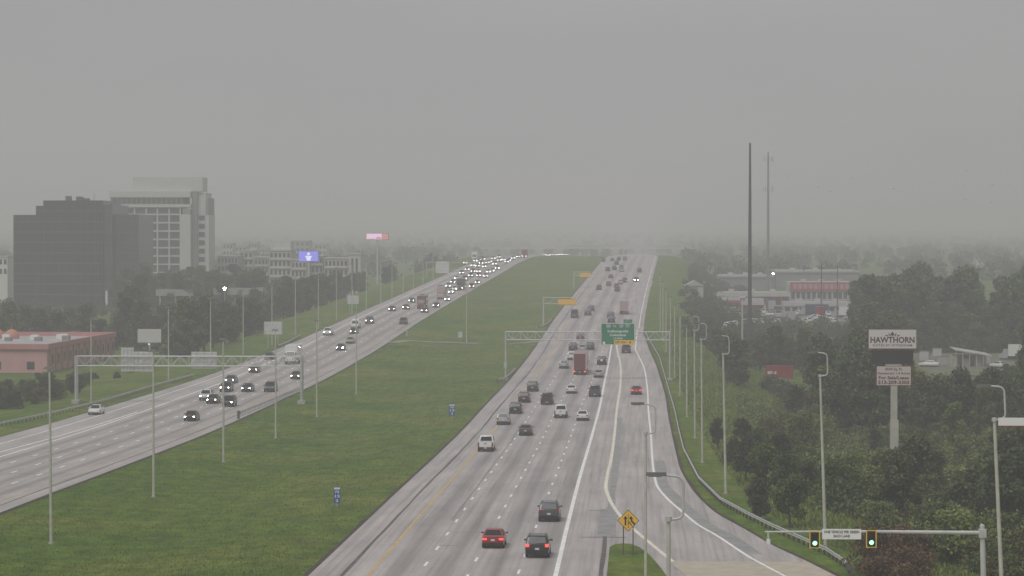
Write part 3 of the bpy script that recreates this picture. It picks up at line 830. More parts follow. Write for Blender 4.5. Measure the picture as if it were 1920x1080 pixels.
# ------------------------------------------------------------------ ramp meter signals
Ys = 170.0
pp = free(1849, Ys); mroot = empty('signal_mast', pp, 0, 'ramp meter signal mast with a long arm reaching over the ramp', 'signal mast', rot=(0, R(-1.6), 0))
zarm = atY(1640, 998, Ys).z - pp.z
xe = atY(1440, 1000, Ys).x - pp.x
link('post', MB().tube([(0, 0, -.6), (0, 0, zarm * .5), (0, 0, zarm + .45)], [.20, .175, .15], 14).mesh('post'), POLEG, mroot)
link('cap', MB().cyl((0, 0, zarm + .452), (0, 0, 1), .16, .08, 12, .05).mesh('cap'), POLEG, mroot)
tl = xe * math.sin(R(1.6))
link('arm', MB().tube([(0, 0, zarm), (xe * .5, 0, zarm - tl * .5 + .05), (xe, 0, zarm - tl)], [.125, .09, .055], 12).mesh('arm'), POLEG, mroot)
link('clamp', MB().box(-.22, .22, -.22, .22, zarm - .28, zarm + .22).mesh('clamp', False), POLEG, mroot)
link('camera_bracket', MB().tube([(xe + .2, 0, zarm - tl), (xe + .2, 0, zarm - tl - .45)], .06, 8).mesh('camera_bracket'), POLEG, mroot)
link('detector', MB().cyl((xe + .2, -.1, zarm - tl - .45), (0, 0, -1), .13, .28, 10).mesh('detector'), WHITE, mroot)
YB = mat('backplate_yellow', (.75, .52, .05), .5); GREENON = mat('signal_green_lit', (.1, .9, .5), .3, emit=(.42, 1, .66), strength=1.7)
REDOFF = mat('signal_red_dark', (.05, .012, .012), .3); GHALO = mat('signal_green_rim', (.02, .35, .08), .4, emit=(.1, 1, .3), strength=.5)
for (a, b, c, d), lab in (((1517, 1537, 995, 1027), 'green-lit ramp signal left of the white message sign'), ((1623, 1643, 993, 1026), 'green-lit ramp signal right of the white message sign')):
    q0, q1 = atY(a, d, Ys), atY(b, c, Ys)
    r = empty('traffic_signal', (q0.x, Ys - .35, q0.z), 0, lab, 'traffic light', 'ramp meter signals')
    w_, h_ = q1.x - q0.x, q1.z - q0.z
    link('backplate', MB().box(0, w_, .06, .09, 0, h_).mesh('backplate', False), INK, r)
    t = .065
    for bx in ((0, w_, 0, t), (0, w_, h_ - t, h_), (0, t, t + .002, h_ - t - .002), (w_ - t, w_, t + .002, h_ - t - .002)):
        link('reflective_border', MB().box(bx[0], bx[1], .045, .058, bx[2], bx[3]).mesh('reflective_border', False), YB, r)
    link('housing', MB().box(w_ * .2, w_ * .8, -.02, .058, h_ * .12, h_ * .88).mesh('housing', False), BLACK, r)
    link('red_lens', MB().cyl((w_ * .5, -.022, h_ * .68), (0, -1, 0), .13, .02, 16).mesh('red_lens'), REDOFF, r)
    link('green_lens', MB().cyl((w_ * .5, -.022, h_ * .31), (0, -1, 0), .14, .02, 16).mesh('green_lens'), GREENON, r)
    for zz in (.68, .31):
        vz = MB(); ang = [math.pi * k / 10 for k in range(11)]
        vz.add([(w_ * .5 + .15 * math.cos(t_), y, h_ * zz + .15 * math.sin(t_)) for y in (-.02, -.22) for t_ in ang], [(k, k + 1, k + 12, k + 11) for k in range(10)])
        link('visor', vz.mesh('visor'), BLACK, r)
    link('mount', MB().box(w_ * .5 - .06, w_ * .5 + .06, .092, .3, h_ * .6, h_ * .95).mesh('mount', False), POLEG, r)
q0, q1 = atY(1541, 1010, Ys), atY(1614, 991, Ys)
r = empty('message_sign', (q0.x, Ys - .30, q0.z), 0, 'white sign reading ONE VEHICLE PER GREEN EACH LANE on the signal arm', 'road sign')
w_, h_ = q1.x - q0.x, q1.z - q0.z
link('panel', MB().box(0, w_, 0, .03, 0, h_).mesh('panel', False), WHITE, r)
letter('ONE VEHICLE PER GREEN', .22, INK, r, w_ / 2, -.006, h_ * .70, w_ * .9, .004)
letter('EACH LANE', .22, INK, r, w_ / 2, -.006, h_ * .30, w_ * .42, .004)
for xx in (.25, .75): link('bracket', MB().box(w_ * xx - .04, w_ * xx + .04, .032, .26, h_ * .3, h_ * .8).mesh('bracket', False), POLEG, r)
# big white panel leaving the frame at the right edge
q0 = atY(1872, 798, 150); p = free(1990, 150)
r = empty('overhead_sign', p, 0, 'white sign panel entering at the right edge beside the light pole', 'road sign')
link('panel', MB().box(q0.x - p.x, q0.x - p.x + 6, 0, .08, q0.z - p.z, q0.z - p.z + .42).mesh('panel', False), WHITE, r)
link('frame', MB().box(q0.x - p.x, q0.x - p.x + 6, -.02, .1, q0.z - p.z - .06, q0.z - p.z - .002).mesh('frame', False), mat('dull_red', (.25, .06, .06), .6), r)
link('post', MB().tube([(0, .2, -.5), (0, .2, q0.z - p.z + .4)], .15, 10).mesh('post'), POLEG, r)

# ------------------------------------------------------------------ vehicles
def body_rows(st):
    rows = []
    for y, zb, zt, hw in st:
        zm = zb + (zt - zb) * .45
        half = [(hw * .72, zb), (hw * .95, zb + .07), (hw, zm), (hw * .985, zm + (zt - zm) * .55), (hw * .93, zt - .05), (hw * .80, zt), (hw * .4, zt + .018)]
        rows.append([(x, y, z) for x, z in half] + [(-x, y, z) for x, z in reversed(half)])
    return rows
def frustum(b0, b1, t0, t1, wb, wt, z0, z1):
    rings = []
    for z, ya, yb, w_ in ((z0 - .03, b0, b1, wb), (z0 + (z1 - z0) * .55, b0 + (t0 - b0) * .55, b1 + (t1 - b1) * .55, wb + (wt - wb) * .42),
                          (z1 - .10, b0 + (t0 - b0) * .86, b1 + (t1 - b1) * .84, wb + (wt - wb) * .86), (z1 - .03, t0 + .02, t1 - .04, wt), (z1, t0 + .18, t1 - .2, wt - .12)):
        rings.append([(-w_, ya + .06, z), (-w_ * .82, ya, z), (w_ * .82, ya, z), (w_, ya + .06, z), (w_, yb - .06, z), (w_ * .82, yb, z), (-w_ * .82, yb, z), (-w_, yb - .06, z)])
    return rings
def pane(c, u0, u1, v0, v1, off):
    """c: four corners (bl, br, tr, tl) of a face seen from outside"""
    c = [Vector(p) for p in c]; n = (c[1] - c[0]).cross(c[3] - c[0]).normalized()
    f = lambda u, v: (c[0] * (1 - u) + c[1] * u) * (1 - v) + (c[3] * (1 - u) + c[2] * u) * v
    q = [f(u0, v0), f(u1, v0), f(u1, v1), f(u0, v1)]
    return MB().hexa([p - n * .02 for p in q] + [p + n * off for p in q])
def wheels(k, pts, r, w_):
    for x, y in pts:
        s = 1 if x > 0 else -1
        i = k.part('wheel', MB().tube([(x - s * w_, y, r), (x - s * .03, y, r), (x, y, r)], [r, r, r * .93], 16), RUBBER)
        k.part('rim', MB().cyl((x - s * .05, y, r), (s, 0, 0), r * .62, .058, 12), RIM, i)
        k.part('wheel_arch', MB().tube([(x - s * w_, y, r + .02), (x - s * .02, y, r + .02)], r * 1.2, 16), BLACK)
def rear_kit(k, yr, hw, z_tail, z_bump, w_tail=.30, h_tail=.16, plate_z=None, inset=.03):
    for s in (-1, 1):
        xa, xb = (hw - w_tail, hw) if s > 0 else (-hw, -hw + w_tail)
        k.part('tail_light', MB().box(xa, xb, yr - .015, yr + .10, z_tail, z_tail + h_tail), 'tail', None, False)
    k.part('rear_bumper', MB().loft([[(x, y, z) for x, z in ((-hw * .97, z_bump), (hw * .97, z_bump), (hw * .99, z_bump + .24), (-hw * .99, z_bump + .24))] for y in (yr - .05, yr + .22)]), BLACK)
    pz = plate_z if plate_z is not None else z_tail - .12
    k.part('licence_plate', MB().box(-.16, .16, yr - .035, yr - .005, pz, pz + .15), CHROME, None, False)
def front_kit(k, yf, hw, z, r=.125, zb=.28, grille=True):
    for s in (-1, 1):
        k.part('headlight', MB().tube([(s * hw * .78, yf - .16, z), (s * hw * .78, yf + .01, z)], [r, r], 12), 'head')
    if grille: k.part('grille', MB().box(-hw * .5, hw * .5, yf - .12, yf + .012, z - .16, z + .05), BLACK, None, False)
    k.part('front_bumper', MB().loft([[(x, y, q) for x, q in ((-hw * .9, zb), (hw * .9, zb), (hw * .95, zb + .16), (-hw * .95, zb + .16))] for y in (yf - .3, yf + .03)]), BLACK)
def mirrors(k, x, y, z):
    for s in (-1, 1): k.part('mirror', MB().box(s * x if s > 0 else s * x - .2, s * x + .2 if s > 0 else s * x, y - .06, y + .06, z, z + .14), 'paint', None, False)
def cabin_glass(k, b0, b1, t0, t1, wb, wt, z0, z1, rear=True, sides=2, split=.5):
    R0 = [(-wb, b0, z0), (wb, b0, z0), (wt, t0, z1), (-wt, t0, z1)]
    F0 = [(wb, b1, z0), (-wb, b1, z0), (-wt, t1, z1), (wt, t1, z1)]
    if rear: k.part('rear_window', pane(R0, .10, .90, .14, .82, .03), GLASS, None, False)
    k.part('windscreen', pane(F0, .07, .93, .08, .86, .03), GLASS, None, False)
    Rt = [(wb, b0, z0), (wb, b1, z0), (wt, t1, z1), (wt, t0, z1)]
    Lt = [(-wb, b1, z0), (-wb, b0, z0), (-wt, t0, z1), (-wt, t1, z1)]
    cuts = [(.08 + .84 * i / sides + .012, .08 + .84 * (i + 1) / sides - .012) for i in range(sides)]
    for a, b in cuts:
        k.part('side_window', pane(Rt, a, b, .14, .82, .03), GLASS, None, False)
        k.part('side_window', pane(Lt, 1 - b, 1 - a, .14, .82, .03), GLASS, None, False)

KITS = {}
def sedan_kit():
    k = Kit()
    k.part('body', MB().loft(body_rows([(-2.37, .46, .80, .78), (-2.32, .33, .96, .85), (-2.05, .22, 1.03, .905), (-1.2, .2, 1.0, .925), (0, .2, .98, .925), (1.1, .2, .95, .925), (1.9, .22, .85, .90), (2.25, .28, .76, .82), (2.37, .4, .66, .72)])), 'paint')
    a = (-1.85, 1.1, -1.0, .3, .86, .60, .96, 1.46)
    k.part('cabin', MB().loft(frustum(*a)), 'paint'); cabin_glass(k, *a)
    wheels(k, [(.92, -1.4), (-.92, -1.4), (.92, 1.42), (-.92, 1.42)], .33, .22)
    rear_kit(k, -2.36, .84, .70, .22, .34, .15, .62); front_kit(k, 2.34, .80, .64); mirrors(k, .90, .72, .96)
    k.part('boot_lid_line', MB().box(-.75, .75, -2.345, -2.325, .885, .90), BLACK, None, False)
    return k, 4.75
def suv_kit(spare=False):
    k = Kit()
    k.part('body', MB().loft(body_rows([(-2.35, .52, .96, .86), (-2.30, .38, 1.09, .92), (-2.0, .3, 1.12, .95), (1.0, .3, 1.06, .95), (1.9, .3, .98, .92), (2.25, .36, .88, .85), (2.35, .5, .75, .76)])), 'paint')
    a = (-2.28, 1.15, -1.92, .45, .91, .72, 1.06, 1.73)
    k.part('cabin', MB().loft(frustum(*a)), 'paint'); cabin_glass(k, *a, sides=3)
    wheels(k, [(.95, -1.4), (-.95, -1.4), (.95, 1.42), (-.95, 1.42)], .37, .24)
    rear_kit(k, -2.35, .89, .88, .30, .26, .22, .66); front_kit(k, 2.32, .82, .76, .13, .36); mirrors(k, .93, .85, 1.08)
    k.part('roof_rail', MB().box(.60, .64, -1.5, .2, 1.72, 1.77), BLACK, None, False); k.part('roof_rail', MB().box(-.64, -.60, -1.5, .2, 1.72, 1.77), BLACK, None, False)
    if spare:
        i = k.part('spare_wheel', MB().tube([(0, -2.34, 1.02), (0, -2.56, 1.02), (0, -2.6, 1.02)], [.38, .38, .34], 18), RUBBER)
        k.part('wheel_cover', MB().cyl((0, -2.595, 1.02), (0, -1, 0), .27, .02, 16), WHITE, i)
    return k, 4.7
def pickup_kit():
    k = Kit()
    k.part('body', MB().loft(body_rows([(-.9, .42, 1.16, .98), (.0, .4, 1.16, .98), (1.3, .4, 1.12, .98), (2.2, .4, 1.06, .97), (2.75, .45, .98, .92), (2.9, .55, .85, .85)])), 'paint')
    a = (-.82, 1.45, -.62, .80, .93, .74, 1.14, 1.9)
    k.part('cabin', MB().loft(frustum(*a)), 'paint'); cabin_glass(k, *a)
    k.part('bed', MB().box(-.93, .93, -2.80, -.905, .50, .72), BLACK, None, False)
    for s in (-1, 1):
        k.part('bed_side', MB().loft([[(s * .98, y, .48), (s * .99, y, .85), (s * .97, y, 1.17), (s * .87, y, 1.19), (s * .87, y, .5)] for y in (-2.82, -.903)]), 'paint')
    k.part('tailgate', MB().loft([[(x, y, z) for y, z in ((-2.90, .58), (-2.92, .9), (-2.90, 1.17), (-2.825, 1.18), (-2.825, .56))] for x in (-.76, .76)]), 'paint')
    wheels(k, [(.98, -1.8), (-.98, -1.8), (.98, 1.85), (-.98, 1.85)], .40, .26)
    for s in (-1, 1): k.part('tail_light', MB().box(*((.77, .96) if s > 0 else (-.96, -.77)), -2.90, -2.825, .70, 1.14), 'tail', None, False)
    k.part('rear_bumper', MB().box(-.96, .96, -2.98, -2.83, .40, .56), BLACK, None, False)
    k.part('licence_plate', MB().box(-.16, .16, -2.995, -2.982, .43, .55), CHROME, None, False)
    k.part('handle', MB().box(-.14, .14, -2.935, -2.90, .98, 1.06), BLACK, None, False)
    front_kit(k, 2.86, .9, .86, .14, .46); mirrors(k, .97, 1.0, 1.2)
    return k, 5.8
def van_kit():
    k = Kit()
    k.part('body', MB().loft(body_rows([(-2.8, .5, 1.2, .95), (-2.72, .38, 1.25, .99), (1.2, .36, 1.2, .99), (2.2, .38, 1.1, .96), (2.7, .45, .95, .88), (2.8, .55, .85, .8)])), 'paint')
    a = (-2.74, 2.0, -2.62, 1.0, .965, .86, 1.18, 2.35)
    k.part('cabin', MB().loft(frustum(*a)), 'paint')
    R0 = [(-.965, -2.74, 1.18), (.965, -2.74, 1.18), (.86, -2.62, 2.35), (-.86, -2.62, 2.35)]
    for u in ((.1, .48), (.52, .9)): k.part('rear_window', pane(R0, *u, .25, .72, .02), GLASS, None, False)
    F0 = [(.965, 2.0, 1.18), (-.965, 2.0, 1.18), (-.86, 1.0, 2.35), (.86, 1.0, 2.35)]
    k.part('windscreen', pane(F0, .07, .93, .06, .66, .03), GLASS, None, False)
    k.part('door_gap', MB().box(-.012, .012, -2.815, -2.79, .55, 1.2), BLACK, None, False)
    wheels(k, [(.97, -1.7), (-.97, -1.7), (.97, 1.75), (-.97, 1.75)], .37, .24)
    rear_kit(k, -2.80, .95, .85, .34, .13, .42, .72); front_kit(k, 2.78, .88, .84, .13, .42); mirrors(k, .97, 1.5, 1.35)
    return k, 5.6
def box_truck_kit(Lb=7.0, H=3.7, tractor=False):
    k = Kit()
    yb = -Lb / 2 - 1.2; yf = yb + Lb
    k.part('chassis', MB().box(-.5, .5, yb + .1, yf + 2.3, .55, .80), BLACK, None, False)
    c = k.part('cargo_box', MB().box(-1.27, 1.27, yb, yf, .98, H), 'paint', None, False)
    k.part('rear_door', MB().box(-1.13, 1.13, yb - .025, yb - .002, 1.12, H - .16), 'door', c, False)
    for i in range(5): k.part('door_slat', MB().box(-1.12, 1.12, yb - .036, yb - .027, 1.5 + i * .42, 1.515 + i * .42), BLACK, c, False)
    for x in (-1.2, 1.2): k.part('corner_post', MB().box(x - .06, x + .06, yb - .03, yb + .04, 1.0, H - .02), CHROME, c, False)
    k.part('cab', MB().loft([[(-w_, y, z0), (w_, y, z0), (w_ * .99, y, zm), (w_ * .84, y, z1), (-w_ * .84, y, z1), (-w_ * .99, y, zm)] for y, w_, z0, zm, z1 in
                             ((yf + .12, 1.12, .7, 1.6, 2.6), (yf + 1.0, 1.12, .6, 1.6, 2.58), (yf + 1.75, 1.10, .55, 1.45, 1.62), (yf + 2.35, 1.02, .6, 1.1, 1.35))]), 'cabpaint')
    k.part('windscreen', pane([(1.0, yf + 1.75, 1.62), (-1.0, yf + 1.75, 1.62), (-.9, yf + 1.02, 2.56), (.9, yf + 1.02, 2.56)], .05, .95, .08, .92, .03), GLASS, None, False)
    for s in (-1, 1): k.part('side_window', MB().box(s * 1.03 - .1, s * 1.03 + .1, yf + .4, yf + 1.1, 1.72, 2.32), GLASS, None, False)
    wheels(k, [(1.15, yb + 1.8), (-1.15, yb + 1.8), (1.1, yf + 1.4), (-1.1, yf + 1.4)] + ([(1.15, yb + 3.0), (-1.15, yb + 3.0)] if tractor else []), .50, .42)
    for s in (-1, 1):
        k.part('tail_light', MB().box(*((.86, 1.18) if s > 0 else (-1.18, -.86)), yb - .05, yb + .05, .62, .82), 'tail', None, False)
        k.part('mudflap', MB().box(*((.72, 1.2) if s > 0 else (-1.2, -.72)), yb + 1.1, yb + 1.13, .2, .75), BLACK, None, False)
    k.part('rear_bumper', MB().box(-1.1, 1.1, yb - .08, yb + .04, .42, .56), BLACK, None, False)
    k.part('licence_plate', MB().box(-.16, .16, yb - .095, yb - .082, .58, .73), CHROME, None, False)
    front_kit(k, yf + 2.33, 1.0, .88, .14, .5); mirrors(k, 1.2, yf + 1.3, 1.75)
    return k, Lb + 2.4
def far_kit(kind):
    k = Kit()
    if kind == 'truck':
        k.part('cargo_box', MB().box(-1.27, 1.27, -5, 2.6, 1.0, 3.8), 'paint', None, False)
        k.part('cab', MB().loft([[(-w_, y, .5), (w_, y, .5), (w_, y, z1), (-w_, y, z1)] for y, w_, z1 in ((2.7, 1.15, 2.7), (3.7, 1.15, 2.65), (4.1, 1.1, 1.6), (4.9, 1.0, 1.4))]), 'cabpaint')
        k.part('windscreen', MB().hexa([(-.95, 3.72, 1.75), (.95, 3.72, 1.75), (.95, 4.08, 1.72), (-.95, 4.08, 1.72), (-.9, 3.68, 2.6), (.9, 3.68, 2.6), (.9, 3.74, 2.6), (-.9, 3.74, 2.6)]), GLASS, None, False)
        k.part('chassis', MB().box(-1.0, 1.0, -4.9, 4.7, .28, .98), BLACK, None, False)
        yf, hw, z = 4.9, 1.0, .85
    else:
        su = kind == 'suv'
        k.part('body', MB().loft(body_rows([(-2.35, .4, .95 if su else .85, .85), (-2.0, .25, 1.08 if su else 1.0, .93), (1.2, .25, 1.03 if su else .95, .93), (2.1, .28, .9 if su else .8, .86), (2.35, .42, .72 if su else .64, .74)])), 'paint')
        a = (-2.2, 1.1, -1.9, .4, .88, .68, 1.04, 1.72) if su else (-1.8, 1.1, -1.0, .3, .84, .58, .95, 1.46)
        k.part('cabin', MB().loft(frustum(*a)), 'paint'); cabin_glass(k, *a, sides=1)
        k.part('underside', MB().box(-.85, .85, -2.0, 2.0, .06, .3), RUBBER, None, False)
        yf, hw, z = 2.34, .80, .72 if su else .64
        for s in (-1, 1): k.part('tail_light', MB().box(*((.55, .85) if s > 0 else (-.85, -.55)), -2.37, -2.2, .72, .90), 'tail', None, False)
    for s in (-1, 1): k.part('headlight', MB().tube([(s * hw * .78, yf - .3, z), (s * hw * .78, yf + .02, z)], .10, 8), 'head')
    return k, (9.9 if kind == 'truck' else 4.7)
KITS.update(sedan=sedan_kit(), suv=suv_kit(), jeep=suv_kit(True), pickup=pickup_kit(), van=van_kit(), box=box_truck_kit(), semi=box_truck_kit(13.5, 4.1, True),
            fsedan=far_kit('sedan'), fsuv=far_kit('suv'), ftruck=far_kit('truck'))
PAL = dict(white=(.72, .72, .70), silver=(.42, .43, .43), grey=(.16, .165, .17), dgrey=(.06, .063, .067), black=(.014, .015, .016), red=(.26, .012, .016), maroon=(.16, .022, .028),
           green=(.025, .04, .036), blue=(.03, .05, .10), tan=(.34, .30, .22), brick=(.16, .05, .045), pink=(.46, .33, .32), dbrown=(.04, .022, .022))
for c, v in PAL.items(): mat('paint_' + c, v, .32, .15 if c in ('silver', 'grey') else 0, coat=.5, spec=.45)
NAMES = dict(sedan=('car', 'car'), suv=('car', 'car'), jeep=('car', 'car'), pickup=('pickup_truck', 'pickup truck'), van=('van', 'van'), box=('box_truck', 'truck'), semi=('box_truck', 'truck'),
             fsedan=('car', 'car'), fsuv=('car', 'car'), ftruck=('box_truck', 'truck'))
def vehicle(px, py, kind, col, label, group, away=True, tail='tail_light', head='head_light', cab=None, lane_v=None, turn=0.0, Yfix=None):
    kit, Lv = KITS[kind]
    p = at(px, py)
    h = -heading(p.y) + turn
    sgn = 1.0
    d = Vector((-math.sin(h), math.cos(h), 0))
    c = p + d * (Lv / 2)
    if lane_v is not None: c.x = lane_v + bend(c.y)
    c.z = gz(c.x, c.y) + .05
    slope = (gz(c.x + d.x * 3, c.y + d.y * 3) - gz(c.x - d.x * 3, c.y - d.y * 3)) / 6
    pitch = math.atan(slope)
    rot = (pitch, 0, h) if away else (-pitch, 0, h + math.pi)
    return spawn(kit, NAMES[kind][0], c, rot, label, NAMES[kind][1], group,
                 swap={'paint': 'paint_' + col, 'door': 'paint_' + col, 'cabpaint': 'paint_' + (cab or col), 'tail': tail, 'head': head})
GR = 'cars driving away on the right carriageway'
T, ON = 'tail_light', 'tail_light_lit'
for a in [
    (924, 1030, 'sedan', 'red', 'red sedan with red tail lights lit at the bottom of the road', ON),
    (1007, 1048, 'suv', 'black', 'black car with bright tail lights, closest to the camera', ON),
    (1029, 980, 'suv', 'dgrey', 'dark crossover just ahead of the red sedan in the outer lane', T),
    (910, 848, 'pickup', 'white', 'white pickup riding the yellow line in the inner lane', T),
    (985, 818, 'sedan', 'dgrey', 'dark grey sedan alone in the second lane near the white pickup', T),
    (943, 798, 'suv', 'silver', 'silver car ahead of the inner-lane white pickup', T),
    (966, 777, 'suv', 'black', 'black car ahead of the silver one in the inner lane', T),
    (982, 756, 'suv', 'dbrown', 'dark maroon car between two black cars in the inner lane', T),
    (998, 735, 'suv', 'green', 'blackish green car leading the inner-lane file near the gantry foot', T),
    (1025, 760, 'pickup', 'black', 'dark pickup in the second lane beside the maroon car', T),
    (1051, 785, 'pickup', 'white', 'big white pickup in the third lane', T),
    (1092, 790, 'sedan', 'white', 'white sedan in the outer lane right of the big white pickup', T),
    (1071, 739, 'sedan', 'white', 'white sedan behind the dark red box truck', T),
    (1115, 745, 'pickup', 'dgrey', 'dark grey pickup in the outer lane by the solid white line', T),
    (1122, 709, 'sedan', 'silver', 'silver sedan right of the dark red box truck', T),
    (1087, 704, 'semi', 'maroon', 'dark red box truck with lit red lights below', ON),
    (1057, 692, 'suv', 'silver', 'silver car left of the dark red box truck', T),
    (1072, 676, 'suv', 'white', 'white car hidden partly by the dark red box truck', T),
    (1128, 685, 'jeep', 'black', 'black car with a white-covered spare wheel on its back', T),
    (1074, 658, 'suv', 'green', 'dark green car under the gantry truss, second lane', T),
    (1092, 660, 'sedan', 'silver', 'pale sedan under the gantry beside the dark green car', T),
    (1106, 657, 'suv', 'dbrown', 'dark maroon car under the gantry, left of the green sign', T),
    (1088, 639, 'suv', 'maroon', 'dark red car just past the gantry truss', T),
    (1174, 663, 'pickup', 'dgrey', 'dark grey pickup directly below the exit only strip', T),
    (1193, 741, 'sedan', 'red', 'red sedan with brake lights alone on the on-ramp lane', ON),
    (1077, 597, 'van', 'dgrey', 'dark van in the inner lane beyond the gantry', T),
    (1102, 592, 'suv', 'dgrey', 'dark car right of the van beyond the gantry, nearer of two', T),
    (1108, 584, 'suv', 'dgrey', 'dark car right of the van beyond the gantry, farther of two', T),
    (1146, 606, 'suv', 'black', 'black car just above the green sign, nearer of two', T),
    (1145, 597, 'suv', 'dgrey', 'dark car just above the green sign, farther of two', T),
    (1170, 590, 'box', 'pink', 'pale pinkish box truck in the outer lane above the green sign', T),
]:
    vehicle(*a[:5], GR, True, a[5])
for i, (px, py, kd, col) in enumerate([(1123, 544, 'fsuv', 'dgrey'), (1141, 536, 'fsedan', 'grey'), (1157, 547, 'fsuv', 'dgrey'), (1156, 540, 'fsedan', 'maroon'), (1163, 533, 'fsedan', 'silver'), (1171, 530, 'fsuv', 'dgrey'),
                                       (1145, 522, 'fsedan', 'red'), (1139, 509, 'fsuv', 'black'), (1152, 507, 'fsuv', 'black'), (1166, 510, 'fsedan', 'silver'), (1165, 505, 'fsuv', 'grey'), (1156, 497, 'fsuv', 'black'),
                                       (1171, 488, 'fsuv', 'grey'), (1131, 491, 'fsuv', 'dgrey'), (1148, 490, 'fsedan', 'grey'), (1160, 489, 'fsuv', 'black')]):
    vehicle(px, py, kd, col, 'small hazy car far up the right carriageway', 'hazy cars far up the right carriageway', True)
vehicle(1193, 529, 'fsuv', 'maroon', 'far red car with a bright white lamp near the ramp end', GR, False, head='head_light_dazzling')
vehicle(1199, 511, 'fsuv', 'dgrey', 'dark car far away on the merging ramp', GR, True)

GL = 'oncoming cars on the opposite carriageway'
H1, H0 = 'head_light_lit', 'head_light'
vehicle(175, 779, 'sedan', 'white', 'white sedan without lights on the exit lane by the guardrail', GL, False, head=H0)
for a in [
    (355, 791, 'sedan', 'black', 'black oncoming sedan, lights on, nearest in the inner lane', H1),
    (383, 752, 'suv', 'white', 'white oncoming car half hidden behind a black one', H1),
    (396, 758, 'sedan', 'black', 'black oncoming sedan overlapping the white car', H1),
    (426, 764, 'suv', 'black', 'tall black oncoming car right beside a median light pole', H1),
    (421, 736, 'suv', 'black', 'black oncoming car behind the tall one at the pole', H1),
    (430, 720, 'sedan', 'dgrey', 'dark oncoming car, rearmost of the cluster at the pole', H1),
    (461, 736, 'sedan', 'black', 'black oncoming car between the cluster and the gantry leg', H1),
    (504, 736, 'suv', 'dgrey', 'dark grey oncoming car with dim lights near the gantry', H0),
    (553, 712, 'sedan', 'dgrey', 'dark oncoming car beside the gantry post, inner lane', H1),
    (474, 700, 'sedan', 'black', 'black oncoming car under the middle of the gantry truss', H1),
    (503, 675, 'sedan', 'dgrey', 'oncoming car seen between the gantry chords', H1),
    (613, 630, 'pickup', 'white', 'white oncoming pickup in the outer lane past the gantry', H1),
    (637, 658, 'sedan', 'dgrey', 'oncoming car with dazzling headlights past the gantry', 'head_light_dazzling'),
    (655, 645, 'sedan', 'tan', 'tan oncoming car behind the dazzling headlights', H0),
    (662, 627, 'sedan', 'black', 'dark oncoming car in front of a white van', H1),
    (691, 608, 'pickup', 'dgrey', 'dark oncoming pickup in the outer lanes, midway up', H1),
    (755, 609, 'suv', 'black', 'black oncoming car alone in the inner lane near the crossover', H0),
    (734, 584, 'sedan', 'dgrey', 'oncoming car with bright lights, outer lane above the crossover', H1),
    (760, 581, 'sedan', 'dgrey', 'oncoming car with bright lights, middle lane left of the brick red truck', H1),
    (771, 568, 'sedan', 'dgrey', 'oncoming car with bright lights next to the brick red truck cab', H1),
    (795, 587, 'sedan', 'dgrey', 'oncoming car in front of the brick red truck', H1),
    (817, 577, 'sedan', 'dgrey', 'dark oncoming car on the inner lane right of the brick red truck', H1),
]:
    vehicle(*a[:5], GL, False, head=a[5])
vehicle(543, 684, 'box', 'white', 'white oncoming box truck seen through the gantry', GL, False, head=H1)
vehicle(665, 617, 'van', 'white', 'white oncoming van behind a dark car past the gantry', GL, False, head=H0)
vehicle(789, 580, 'box', 'brick', 'brick red oncoming truck in the middle of the far traffic', GL, False, head=H1)
vehicle(826, 562, 'box', 'pink', 'pale pink oncoming truck farther up the opposite carriageway', GL, False, head=H0)
vehicle(862, 545, 'ftruck', 'dgrey', 'dark oncoming truck behind the pale pink one', GL, False, head=H1)
Q = [(790, 562), (838, 565), (845, 551), (852, 546), (825, 545), (868, 540), (884, 541), (895, 533), (856, 525), (871, 526), (865, 515), (882, 520), (897, 520), (910, 521), (916, 513), (923, 511), (932, 506), (876, 508), (887, 512), (897, 512),
     (886, 501), (895, 502), (891, 492), (872, 496), (902, 496), (908, 503), (914, 495), (919, 493), (927, 498), (936, 491), (944, 490), (950, 494), (955, 491), (962, 487), (972, 484), (849, 532), (840, 540), (905, 489), (925, 487), (935, 485)]
for i, (px, py) in enumerate(Q):
    vehicle(px, py, RNG.choice(['fsedan', 'fsuv', 'fsuv']), RNG.choice(['dgrey', 'black', 'grey', 'silver', 'white', 'maroon']), 'oncoming car with lit headlights in the dense far queue', 'dense far queue of oncoming cars', False, head='head_light_lit')
vehicle(889, 489, 'ftruck', 'white', 'white truck standing tall in the far oncoming queue', GL, False, head=H0)
vehicle(983, 484, 'ftruck', 'red', 'red-topped truck at the crest of the oncoming queue', GL, False, head=H1)
for i, (px, py) in enumerate([(1022, 479), (1027, 481), (1034, 480), (1045, 480), (1051, 479.5), (1058, 479.5), (1065, 479), (1070, 478), (1079, 478), (1086, 477.5), (1094, 477)]):
    vehicle(px, py, 'fsedan', 'dgrey', 'speck of an oncoming car with lights on beyond the crest', 'oncoming cars beyond the crest', False, head='head_light_lit')

# ------------------------------------------------------------------ buildings
def bpart(root, name, x0, x1, y0, y1, z0, z1, m, parent=None):
    return link(name, MB().box(x0, x1, y0, y1, z0, z1).mesh(name, False), m, parent or root)
def building(name, px, Y, label, cat='building', rz=0.0):
    p = free(px, Y); r = empty(name, (p.x, Y, p.z), rz, label, cat); return r
def L_(root, Y, px, py):
    q = atY(px, py, Y); return q.x - root.location.x, q.z - root.location.z
